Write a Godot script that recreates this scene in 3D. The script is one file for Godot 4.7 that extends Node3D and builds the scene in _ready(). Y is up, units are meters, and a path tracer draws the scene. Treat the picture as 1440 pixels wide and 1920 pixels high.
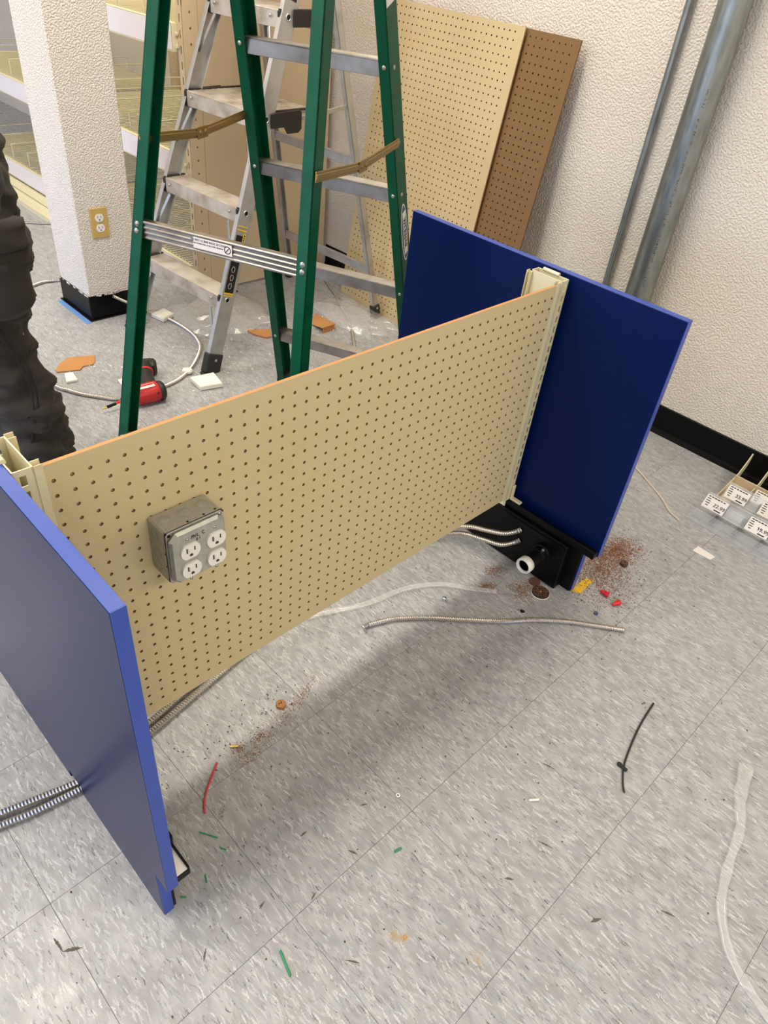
extends Node3D
# A shop refit: a half-built display fixture (two blue end panels, tan pegboard), ladders, shelving. Metres, y up; x runs along the pegboard, z towards the viewer.

const SKY := 2.2
const EXPOSURE := 1.31
const LAMP := Color(1.0, 0.96, 0.885)
const LAMP_E := 2.1
const FLAT := -1
var used := {}
var rng := RandomNumberGenerator.new()
var M := {}
var font := SystemFont.new()


func _ready() -> void:
	rng.seed = 7
	font.font_names = PackedStringArray(["Droid Sans"])
	font.font_weight = 700
	# --- camera, sky, exposure, lights ---
	var cam := Camera3D.new()
	cam.name = "camera"
	add_child(cam)
	cam.keep_aspect = Camera3D.KEEP_HEIGHT
	cam.fov = 71.048
	cam.near = 0.02
	cam.far = 60.0
	cam.transform = Transform3D(Basis(Vector3(0.7144066, 0.0969118, 0.69298724), Vector3(0.38539558, 0.77211235, -0.50528484), Vector3(-0.58403207, 0.62805304, 0.51425278)).orthonormalized(), Vector3(-0.2585, 1.3869, 0.8136))
	cam.current = true
	var sky_mat := ProceduralSkyMaterial.new()
	sky_mat.sky_top_color = Color(0.42, 0.58, 0.88)
	sky_mat.sky_horizon_color = Color(0.80, 0.86, 0.95)
	sky_mat.ground_bottom_color = Color(0.42, 0.42, 0.42)
	sky_mat.ground_horizon_color = Color(0.66, 0.67, 0.68)
	sky_mat.sky_energy_multiplier = SKY
	sky_mat.ground_energy_multiplier = SKY * 0.7
	var sky := Sky.new()
	sky.sky_material = sky_mat
	var env := Environment.new()
	env.background_mode = Environment.BG_SKY
	env.sky = sky
	env.tonemap_mode = Environment.TONE_MAPPER_LINEAR
	env.tonemap_exposure = EXPOSURE
	env.sdfgi_enabled = true
	env.ssao_enabled = true
	env.ssil_enabled = true
	var we := WorldEnvironment.new()
	we.name = "world_environment"
	we.environment = env
	add_child(we)
	make_materials()
	ceiling_lights()
	# --- setting ---
	room()
	floor_tiles()
	shelving()
	# --- things, large to small ---
	gondola()
	pegboards()
	conduits_on_wall()
	green_ladder()
	silver_ladder()
	person()
	outlet_box()
	column_outlet()
	flexible_conduits()
	price_rack()
	drill()
	floor_litter()


# ---------------------------------------------------------------- naming
func numbered(n: String) -> String:
	var c: int = used.get(n, 0)
	used[n] = c + 1
	return n if c == 0 else "%s_%03d" % [n, c]


func shade(n: Node) -> void:
	if n is GeometryInstance3D:
		n.cast_shadow = GeometryInstance3D.SHADOW_CASTING_SETTING_ON


func thing(called: String, label: String, category: String, at: Vector3, group := "") -> Node3D:
	var o := Node3D.new()
	o.name = numbered(called)
	add_child(o, true)
	o.position = at
	tag(o, label, category, group)
	return o


func tag(o: Node, label: String, category: String, group := "", kind := "") -> void:
	o.set_meta("label", label)
	o.set_meta("category", category)
	if group != "":
		o.set_meta("group", group)
	if kind != "":
		o.set_meta("kind", kind)


# vertices are given in world metres; the mesh is moved back by where its parents stand
func part(called: String, st: SurfaceTool, m: Material, parent: Node3D = null, normals := true) -> MeshInstance3D:
	if normals:
		st.generate_normals()
	var o := MeshInstance3D.new()
	o.mesh = st.commit()
	o.material_override = null
	o.mesh.surface_set_material(0, m)
	return hang(called, o, parent)


func hang(called: String, o: Node3D, parent: Node3D = null) -> Node3D:
	shade(o)
	if parent == null:
		o.name = numbered(called)
		add_child(o, true)
	else:
		o.name = called
		parent.add_child(o, true)
		var p := parent
		while p != null and p != self:
			o.position -= p.position
			p = p.get_parent() as Node3D
	return o


func solo(called: String, st: SurfaceTool, m: Material, label: String, category: String, group := "", kind := "") -> MeshInstance3D:
	var o := part(called, st, m)
	tag(o, label, category, group, kind)
	return o


func struct(called: String, st: SurfaceTool, m: Material, label: String, category: String, parent: Node3D = null) -> MeshInstance3D:
	var o := part(called, st, m, parent)
	if parent == null:
		tag(o, label, category, "", "structure")
	return o


# ---------------------------------------------------------------- meshing
func mb() -> SurfaceTool:
	var st := SurfaceTool.new()
	st.begin(Mesh.PRIMITIVE_TRIANGLES)
	st.set_smooth_group(FLAT)
	return st


func tri(st: SurfaceTool, a: Vector3, b: Vector3, c: Vector3, out: Vector3) -> void:
	if (b - a).cross(c - a).dot(out) > 0.0:
		st.add_vertex(a); st.add_vertex(c); st.add_vertex(b)
	else:
		st.add_vertex(a); st.add_vertex(b); st.add_vertex(c)


func quad(st: SurfaceTool, a: Vector3, b: Vector3, c: Vector3, d: Vector3, out: Vector3) -> void:
	tri(st, a, b, c, out)
	tri(st, a, c, d, out)


func bbox(st: SurfaceTool, t: Transform3D, size: Vector3, b := 0.0) -> void:
	var h := size * 0.5
	b = minf(b, minf(h.x, minf(h.y, h.z)) * 0.9)
	var ax := [Vector3(1, 0, 0), Vector3(0, 1, 0), Vector3(0, 0, 1)]
	for i in 3:
		var j := (i + 1) % 3
		var k := (i + 2) % 3
		for s in [-1.0, 1.0]:
			var n: Vector3 = ax[i] * s
			var c: Vector3 = n * h[i]
			var u: Vector3 = ax[j] * (h[j] - b)
			var v: Vector3 = ax[k] * (h[k] - b)
			quad(st, t * (c - u - v), t * (c + u - v), t * (c + u + v), t * (c - u + v), t.basis * n)
			if b > 0.0:
				for s2 in [-1.0, 1.0]:
					var n2: Vector3 = ax[j] * s2
					var e1: Vector3 = c + n2 * (h[j] - b)
					var e2: Vector3 = n * (h[i] - b) + n2 * h[j]
					quad(st, t * (e1 - v), t * (e1 + v), t * (e2 + v), t * (e2 - v), t.basis * (n + n2))
	if b > 0.0:
		for sx in [-1.0, 1.0]:
			for sy in [-1.0, 1.0]:
				for sz in [-1.0, 1.0]:
					var s := Vector3(sx, sy, sz)
					var q := h - Vector3(b, b, b)
					tri(st, t * (s * Vector3(h.x, q.y, q.z)), t * (s * Vector3(q.x, h.y, q.z)), t * (s * Vector3(q.x, q.y, h.z)), t.basis * s)


func box(st: SurfaceTool, lo: Vector3, hi: Vector3, b := 0.0) -> void:
	bbox(st, Transform3D(Basis(), (lo + hi) * 0.5), (hi - lo).abs(), b)


func along(p0: Vector3, p1: Vector3, up: Vector3) -> Basis:
	var z := (p1 - p0).normalized()
	var y := (up - z * up.dot(z)).normalized()
	return Basis(y.cross(z), y, z)


# a bar from p0 to p1; up fixes its height axis; ou and ov shift it across
func bar(st: SurfaceTool, p0: Vector3, p1: Vector3, up: Vector3, w: float, h: float, b := 0.0, ou := 0.0, ov := 0.0) -> void:
	var bs := along(p0, p1, up)
	bbox(st, Transform3D(bs, (p0 + p1) * 0.5 + bs.x * ou + bs.y * ov), Vector3(w, h, p0.distance_to(p1)), b)


func spline(p: Array, n: int) -> PackedVector3Array:
	var out := PackedVector3Array()
	for i in p.size() - 1:
		var a: Vector3 = p[maxi(i - 1, 0)]
		var b: Vector3 = p[i]
		var c: Vector3 = p[i + 1]
		var d: Vector3 = p[mini(i + 2, p.size() - 1)]
		for k in n:
			out.append(b.cubic_interpolate(c, a, d, float(k) / n))
	out.append(p[p.size() - 1])
	return out


func resample(p: PackedVector3Array, step: float) -> PackedVector3Array:
	var out := PackedVector3Array([p[0]])
	var left := step
	for i in p.size() - 1:
		var a := p[i]
		var l := a.distance_to(p[i + 1])
		var at := 0.0
		while l - at >= left:
			at += left
			left = step
			out.append(a.lerp(p[i + 1], at / l))
		left -= l - at
	return out


# a round or flattened tube; radii may vary along it
func tube(st: SurfaceTool, p: PackedVector3Array, radii: Array, seg := 8, caps := true, flat := 1.0, up0 := Vector3(0, 1, 0.02), ridged := false) -> void:
	var n := p.size()
	var rings := []
	var up := up0
	for i in n:
		var d := (p[mini(i + 1, n - 1)] - p[maxi(i - 1, 0)]).normalized()
		if absf(up.dot(d)) > 0.98:
			up = Vector3(0.31, 0.2, 0.93)
		up = (up - d * up.dot(d)).normalized()
		var side := up.cross(d)
		var r: float = radii[mini(i, radii.size() - 1)]
		var ring := PackedVector3Array()
		for k in seg:
			var a := TAU * k / seg
			ring.append(p[i] + side * cos(a) * r + up * sin(a) * r * flat)
		rings.append(ring)
	st.set_smooth_group(1)
	for i in n - 1:
		if ridged:
			st.set_smooth_group(1 + i % 2)
		for k in seg:
			var k2 := (k + 1) % seg
			quad(st, rings[i][k], rings[i][k2], rings[i + 1][k2], rings[i + 1][k], rings[i][k] + rings[i][k2] - p[i] * 2.0)
	st.set_smooth_group(FLAT)
	if caps:
		for k in seg:
			var k2 := (k + 1) % seg
			tri(st, p[0], rings[0][k], rings[0][k2], p[0] - p[1])
			tri(st, p[n - 1], rings[n - 1][k], rings[n - 1][k2], p[n - 1] - p[n - 2])


func rod(st: SurfaceTool, a: Vector3, b: Vector3, r: float, seg := 8) -> void:
	tube(st, PackedVector3Array([a, b]), [r], seg)


# armoured cable: a ridge every pitch
func ribbed(st: SurfaceTool, p: PackedVector3Array, r: float, pitch: float, seg := 8) -> void:
	var q := resample(p, pitch * 0.5)
	var rr := []
	for i in q.size():
		rr.append(r if i % 2 == 0 else r * 0.76)
	tube(st, q, rr, seg, true, 1.0, Vector3(0, 1, 0.02), true)


# profile points are (radius, height along the axis y of t)
func lathe(st: SurfaceTool, prof: Array, seg: int, t: Transform3D, smooth := false) -> void:
	for i in prof.size() - 1:
		var a: Vector2 = prof[i]
		var b: Vector2 = prof[i + 1]
		st.set_smooth_group(2 if smooth else i + 10)
		var nrm := Vector2(b.y - a.y, a.x - b.x)
		for k in seg:
			var c0 := Vector3(cos(TAU * k / seg), 0, sin(TAU * k / seg))
			var c1 := Vector3(cos(TAU * (k + 1) / seg), 0, sin(TAU * (k + 1) / seg))
			var out := t.basis * (c0 + c1).normalized() * nrm.x + t.basis.y * nrm.y
			var up := Vector3(0, 1, 0)
			if a.x < 1e-6:
				tri(st, t * (up * a.y), t * (c0 * b.x + up * b.y), t * (c1 * b.x + up * b.y), out)
			elif b.x < 1e-6:
				tri(st, t * (c0 * a.x + up * a.y), t * (c1 * a.x + up * a.y), t * (up * b.y), out)
			else:
				quad(st, t * (c0 * a.x + up * a.y), t * (c1 * a.x + up * a.y), t * (c1 * b.x + up * b.y), t * (c0 * b.x + up * b.y), out)
	st.set_smooth_group(FLAT)


# a transform whose y axis is dir
func aim(at: Vector3, dir: Vector3) -> Transform3D:
	var y := dir.normalized()
	var x := Vector3(0, 0, 1).cross(y)
	if x.length() < 0.1:
		x = Vector3(1, 0, 0).cross(y)
	x = x.normalized()
	return Transform3D(Basis(x, y, x.cross(y)), at)


# a polygon in the xy of t pulled along its z from z0 to z1, edges eased by b
func prism(st: SurfaceTool, poly: PackedVector2Array, z0: float, z1: float, t := Transform3D(), b := 0.0) -> void:
	var inner := poly
	if b > 0.0:
		var off := Geometry2D.offset_polygon(poly, -b, Geometry2D.JOIN_MITER)
		if off.size() == 1 and off[0].size() == poly.size():
			inner = off[0]
			var best := 0
			for i in inner.size():
				if inner[i].distance_to(poly[0]) < inner[best].distance_to(poly[0]):
					best = i
			var q := PackedVector2Array()
			for i in inner.size():
				q.append(inner[(best + i) % inner.size()])
			if q.size() > 1 and q[1].distance_to(poly[1]) > 3.0 * b:
				var r := PackedVector2Array([q[0]])
				for i in range(q.size() - 1, 0, -1):
					r.append(q[i])
				q = r
			inner = q
		else:
			b = 0.0
	var lo := minf(z0, z1)
	var hi := maxf(z0, z1)
	var idx := Geometry2D.triangulate_polygon(inner)
	for i in range(0, idx.size(), 3):
		for e in [[lo, -1.0], [hi, 1.0]]:
			var p := []
			for k in 3:
				var v := inner[idx[i + k]]
				p.append(t * Vector3(v.x, v.y, e[0]))
			tri(st, p[0], p[1], p[2], t.basis.z * e[1])
	var ccw := 1.0 if not Geometry2D.is_polygon_clockwise(poly) else -1.0
	for i in poly.size():
		var j := (i + 1) % poly.size()
		var d := poly[j] - poly[i]
		var n2 := Vector2(d.y, -d.x) * ccw
		var n := t.basis * Vector3(n2.x, n2.y, 0)
		var f := func(v: Vector2, z: float) -> Vector3: return t * Vector3(v.x, v.y, z)
		quad(st, f.call(poly[i], lo + b), f.call(poly[j], lo + b), f.call(poly[j], hi - b), f.call(poly[i], hi - b), n)
		if b > 0.0:
			quad(st, f.call(poly[i], hi - b), f.call(poly[j], hi - b), f.call(inner[j], hi), f.call(inner[i], hi), n.normalized() + t.basis.z)
			quad(st, f.call(poly[i], lo + b), f.call(poly[j], lo + b), f.call(inner[j], lo), f.call(inner[i], lo), n.normalized() - t.basis.z)


# sheet w by h in the xy of t, thickness th behind it, one column of rectangular holes
func slotted(st: SurfaceTool, t: Transform3D, w: float, h: float, th: float, hx0: float, hx1: float, holes: Array) -> void:
	var f := func(x0: float, y0: float, x1: float, y1: float) -> void:
		for e in [[0.0, 1.0], [-th, -1.0]]:
			quad(st, t * Vector3(x0, y0, e[0]), t * Vector3(x1, y0, e[0]), t * Vector3(x1, y1, e[0]), t * Vector3(x0, y1, e[0]), t.basis.z * e[1])
	var wall := func(a: Vector2, b: Vector2, n: Vector2) -> void:
		quad(st, t * Vector3(a.x, a.y, 0), t * Vector3(b.x, b.y, 0), t * Vector3(b.x, b.y, -th), t * Vector3(a.x, a.y, -th), t.basis * Vector3(n.x, n.y, 0))
	f.call(0.0, 0.0, hx0, h)
	f.call(hx1, 0.0, w, h)
	var y := 0.0
	for q in holes:
		f.call(hx0, y, hx1, q[0])
		wall.call(Vector2(hx0, q[0]), Vector2(hx1, q[0]), Vector2(0, 1))
		wall.call(Vector2(hx0, q[1]), Vector2(hx1, q[1]), Vector2(0, -1))
		wall.call(Vector2(hx0, q[0]), Vector2(hx0, q[1]), Vector2(1, 0))
		wall.call(Vector2(hx1, q[0]), Vector2(hx1, q[1]), Vector2(-1, 0))
		y = q[1]
	f.call(hx0, y, hx1, h)
	wall.call(Vector2(0, 0), Vector2(w, 0), Vector2(0, -1))
	wall.call(Vector2(0, h), Vector2(w, h), Vector2(0, 1))
	wall.call(Vector2(0, 0), Vector2(0, h), Vector2(-1, 0))
	wall.call(Vector2(w, 0), Vector2(w, h), Vector2(1, 0))


# perforated hardboard in the xy of t: nx by ny holes one pitch apart from (hx, hy); painted skin, bare edges; core paints shade into the hole walls
func perforated(t: Transform3D, w: float, h: float, th: float, hx: float, hy: float, nx: int, ny: int, pitch: float, r: float, seg: int, skin: Color, dark_core: Color, edge: Color) -> ArrayMesh:
	var st := SurfaceTool.new()
	st.begin(Mesh.PRIMITIVE_TRIANGLES)
	var put := func(a: Vector3, b: Vector3, c: Vector3, d: Vector3, n: Vector3, col: Color) -> void:
		var q := [a, b, c, a, c, d]
		if (t * b - t * a).cross(t * c - t * a).dot(t.basis * n) > 0.0:
			q = [a, c, b, a, d, c]
		st.set_color(col)
		st.set_normal((t.basis * n).normalized())
		for v in q:
			st.add_vertex(t * v)
	var ring := []
	for k in seg:
		var a := TAU * k / seg
		var c := Vector2(cos(a), sin(a))
		ring.append([c * r, c * (pitch * 0.5 / maxf(absf(c.x), absf(c.y)))])
	for e in [[0.0, 1.0], [-th, -1.0]]:
		var z: float = e[0]
		var n := Vector3(0, 0, e[1])
		var x0 := hx - pitch * 0.5
		var x1 := x0 + nx * pitch
		var y0 := hy - pitch * 0.5
		var y1 := y0 + ny * pitch
		for q in [[0.0, 0.0, w, y0], [0.0, y1, w, h], [0.0, y0, x0, y1], [x1, y0, w, y1]]:
			put.call(Vector3(q[0], q[1], z), Vector3(q[2], q[1], z), Vector3(q[2], q[3], z), Vector3(q[0], q[3], z), n, skin)
		for i in nx:
			for j in ny:
				var c := Vector2(hx + i * pitch, hy + j * pitch)
				for k in seg:
					var p: Array = ring[k]
					var q: Array = ring[(k + 1) % seg]
					var a: Vector2 = c + p[0]
					var b: Vector2 = c + p[1]
					var d: Vector2 = c + q[1]
					var g: Vector2 = c + q[0]
					put.call(Vector3(a.x, a.y, z), Vector3(b.x, b.y, z), Vector3(d.x, d.y, z), Vector3(g.x, g.y, z), n, skin)
					if z == 0.0:
						put.call(Vector3(a.x, a.y, 0), Vector3(g.x, g.y, 0), Vector3(g.x, g.y, -th), Vector3(a.x, a.y, -th), Vector3(2.0 * c.x - a.x - g.x, 2.0 * c.y - a.y - g.y, 0), dark_core)
	put.call(Vector3(0, h, 0), Vector3(w, h, 0), Vector3(w, h, -th), Vector3(0, h, -th), Vector3(0, 1, 0), edge)
	put.call(Vector3(0, 0, 0), Vector3(w, 0, 0), Vector3(w, 0, -th), Vector3(0, 0, -th), Vector3(0, -1, 0), edge)
	put.call(Vector3(0, 0, 0), Vector3(0, h, 0), Vector3(0, h, -th), Vector3(0, 0, -th), Vector3(-1, 0, 0), edge)
	put.call(Vector3(w, 0, 0), Vector3(w, h, 0), Vector3(w, h, -th), Vector3(w, 0, -th), Vector3(1, 0, 0), edge)
	return st.commit()


func mesh_part(called: String, mesh: Mesh, m: Material, parent: Node3D = null) -> MeshInstance3D:
	var o := MeshInstance3D.new()
	o.mesh = mesh
	if mesh is PrimitiveMesh:
		(mesh as PrimitiveMesh).material = m
	else:
		mesh.surface_set_material(0, m)
	hang(called, o, parent)
	return o


# lettering: t puts its centre, x runs along the line, z out of the face
func letters(called: String, text: String, height: float, t: Transform3D, m: Material, parent: Node3D) -> MeshInstance3D:
	var tm := TextMesh.new()
	tm.text = text
	tm.font = font
	tm.font_size = 24
	tm.pixel_size = height / 17.5
	tm.depth = 0.0003
	tm.curve_step = 4.0
	tm.material = m
	var o := MeshInstance3D.new()
	o.mesh = tm
	o.transform = t
	hang(called, o, parent)
	return o


# surface nets over a smooth union of tapered capsules [a, b, ra, rb]
func nets(st: SurfaceTool, caps: Array, k: float, cell: float, wob := 0.0, squash := Vector3.ONE) -> void:
	var lo := Vector3.INF
	var hi := -Vector3.INF
	for c in caps:
		var rm: float = maxf(c[2], c[3]) + cell * 3.0 + wob
		lo = lo.min((c[0] as Vector3).min(c[1]) - Vector3.ONE * rm)
		hi = hi.max((c[0] as Vector3).max(c[1]) + Vector3.ONE * rm)
	var n := Vector3i(((hi - lo) / cell).ceil()) + Vector3i.ONE
	var g := PackedFloat32Array()
	g.resize(n.x * n.y * n.z)
	g.fill(1.0)
	var noise := FastNoiseLite.new()
	noise.seed = 5
	noise.frequency = 9.0
	noise.fractal_octaves = 2
	for c in caps:
		var a: Vector3 = c[0]
		var b: Vector3 = c[1]
		var ra: float = c[2]
		var rb: float = c[3]
		var rm := maxf(ra, rb) + k + cell * 2.0
		var i0 := Vector3i(((a.min(b) - Vector3.ONE * rm - lo) / cell).floor()).clamp(Vector3i.ZERO, n - Vector3i.ONE)
		var i1 := Vector3i(((a.max(b) + Vector3.ONE * rm - lo) / cell).ceil()).clamp(Vector3i.ZERO, n - Vector3i.ONE)
		var ab := b - a
		var l2 := maxf(ab.length_squared(), 1e-9)
		for z in range(i0.z, i1.z + 1):
			for y in range(i0.y, i1.y + 1):
				var row := (z * n.y + y) * n.x
				for x in range(i0.x, i1.x + 1):
					var p := lo + Vector3(x, y, z) * cell
					var t := clampf((p - a).dot(ab) / l2, 0.0, 1.0)
					var d := (p - a - ab * t).length() - lerpf(ra, rb, t)
					var e := g[row + x]
					var h := maxf(k - absf(d - e), 0.0) / k
					g[row + x] = minf(d, e) - h * h * k * 0.25
	if wob > 0.0:
		for z in n.z:
			for y in n.y:
				for x in n.x:
					var i := (z * n.y + y) * n.x + x
					if absf(g[i]) < wob + cell * 2.0:
						var p := lo + Vector3(x, y, z) * cell
						g[i] += wob * noise.get_noise_3d(p.x * 1.0 + p.y * 0.5, p.y * 2.3, p.z * 1.0)
	var sx := 1
	var sy := n.x
	var sz := n.x * n.y
	var vert := {}
	var corner := [0, sx, sy, sx + sy, sz, sx + sz, sy + sz, sx + sy + sz]
	var edges := [[0, 1], [2, 3], [4, 5], [6, 7], [0, 2], [1, 3], [4, 6], [5, 7], [0, 4], [1, 5], [2, 6], [3, 7]]
	for z in n.z - 1:
		for y in n.y - 1:
			for x in n.x - 1:
				var i := (z * n.y + y) * n.x + x
				if absf(g[i]) > cell * 4.0:
					continue
				var sum := Vector3.ZERO
				var cnt := 0
				for e in edges:
					var d0 := g[i + corner[e[0]]]
					var d1 := g[i + corner[e[1]]]
					if (d0 < 0.0) != (d1 < 0.0):
						var t := d0 / (d0 - d1)
						var p0 := Vector3(e[0] & 1, (e[0] >> 1) & 1, e[0] >> 2)
						var p1 := Vector3(e[1] & 1, (e[1] >> 1) & 1, e[1] >> 2)
						sum += p0.lerp(p1, t)
						cnt += 1
				if cnt > 0:
					vert[i] = lo + (Vector3(x, y, z) + sum / cnt) * cell
	st.set_smooth_group(3)
	for i in vert.keys():
		for ax in [[sx, sy, sz, Vector3(1, 0, 0)], [sy, sz, sx, Vector3(0, 1, 0)], [sz, sx, sy, Vector3(0, 0, 1)]]:
			var d0 := g[i]
			var d1 := g[i + int(ax[0])]
			if (d0 < 0.0) != (d1 < 0.0):
				var q := [i, i - int(ax[1]), i - int(ax[1]) - int(ax[2]), i - int(ax[2])]
				if vert.has(q[1]) and vert.has(q[2]) and vert.has(q[3]):
					var out: Vector3 = ax[3] * (1.0 if d0 < 0.0 else -1.0)
					quad(st, vert[q[0]], vert[q[1]], vert[q[2]], vert[q[3]], out)
	st.set_smooth_group(FLAT)


# ---------------------------------------------------------------- materials
func mat(called: String, c: Color, rough := 0.6, metal := 0.0, spec := 0.5) -> StandardMaterial3D:
	var m := StandardMaterial3D.new()
	m.resource_name = called
	m.albedo_color = c
	m.roughness = rough
	m.metallic = metal
	m.metallic_specular = spec
	M[called] = m
	return m


func hexc(r: int, g: int, b: int, a := 1.0) -> Color:
	return Color(r / 255.0, g / 255.0, b / 255.0, a)


func noise_tex(size: int, freq: float, oct: int, sd: int, ramp: Gradient = null, kind := FastNoiseLite.TYPE_SIMPLEX_SMOOTH) -> NoiseTexture2D:
	var fn := FastNoiseLite.new()
	fn.noise_type = kind
	fn.seed = sd
	fn.frequency = freq
	fn.fractal_octaves = oct
	var t := NoiseTexture2D.new()
	t.width = size
	t.height = size
	t.seamless = true
	t.noise = fn
	if ramp:
		t.color_ramp = ramp
	return t


func ramp(stops: Array) -> Gradient:
	var g := Gradient.new()
	var o := PackedFloat32Array()
	var c := PackedColorArray()
	for s in stops:
		o.append(s[0])
		c.append(s[1])
	g.offsets = o
	g.colors = c
	return g


func world_map(m: StandardMaterial3D, scale: float, albedo: Texture2D, relief: Texture2D = null, cm := 0.0, local := false) -> StandardMaterial3D:
	m.uv1_triplanar = true
	m.uv1_world_triplanar = not local
	m.uv1_scale = Vector3.ONE * scale
	if albedo:
		m.albedo_texture = albedo
	if relief:
		m.heightmap_enabled = true
		m.heightmap_texture = relief
		m.heightmap_scale = cm
	return m


# vinyl tile print: short streaks, all lying one way
func streaks() -> ImageTexture:
	var n := 1024
	var d := PackedByteArray()
	d.resize(n * n * 3)
	var r := RandomNumberGenerator.new()
	r.seed = 21
	var fn := FastNoiseLite.new()
	fn.seed = 4
	fn.frequency = 0.02
	for y in n:
		for x in n:
			var i := (y * n + x) * 3
			var v := 178 + int(fn.get_noise_2d(x, y * 0.45) * 22.0) + (r.randi() % 7) - 3
			d[i] = v
			d[i + 1] = v - 2
			d[i + 2] = v - 5
	for s in 4800:
		var u := r.randf()
		var c := Vector3(202, 200, 196)
		if u < 0.26: c = Vector3(150, 149, 147)
		elif u < 0.33: c = Vector3(124, 124, 124)
		elif u < 0.350: c = Vector3(92, 90, 87)
		elif u < 0.46: c = Vector3(176, 169, 159)
		elif u < 0.58: c = Vector3(164, 167, 170)
		elif u < 0.68: c = Vector3(218, 217, 213)
		var thin := u < 0.350
		var l := r.randf_range(12.0, 46.0) * (0.75 if thin else 1.0)
		var w := r.randf_range(1.6, 5.0) * (0.6 if thin else 1.0)
		var a := PI * 0.5 + r.randfn(0.0, 0.17)
		var cx := r.randf() * n
		var cy := r.randf() * n
		var dx := cos(a)
		var dy := sin(a)
		var k := int(l)
		var mix := r.randf_range(0.5, 0.9)
		var bow := r.randfn(0.0, 2.5)
		for t in range(-k, k + 1):
			var tt := t / l
			var ww := w * sqrt(maxf(0.0, 1.0 - absf(tt))) * (0.8 + 0.3 * sin(t * 0.35 + cx))
			var iw := int(ceil(ww))
			for q in range(-iw, iw + 1):
				if absf(q) > ww:
					continue
				var o := q * 0.8 + bow * tt * tt
				var px := posmod(int(cx + dx * t * 0.5 - dy * o), n)
				var py := posmod(int(cy + dy * t * 0.5 + dx * o), n)
				var i := (py * n + px) * 3
				d[i] = int(lerpf(d[i], c.x, mix))
				d[i + 1] = int(lerpf(d[i + 1], c.y, mix))
				d[i + 2] = int(lerpf(d[i + 2], c.z, mix))
	return ImageTexture.create_from_image(Image.create_from_data(n, n, false, Image.FORMAT_RGB8, d))


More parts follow.
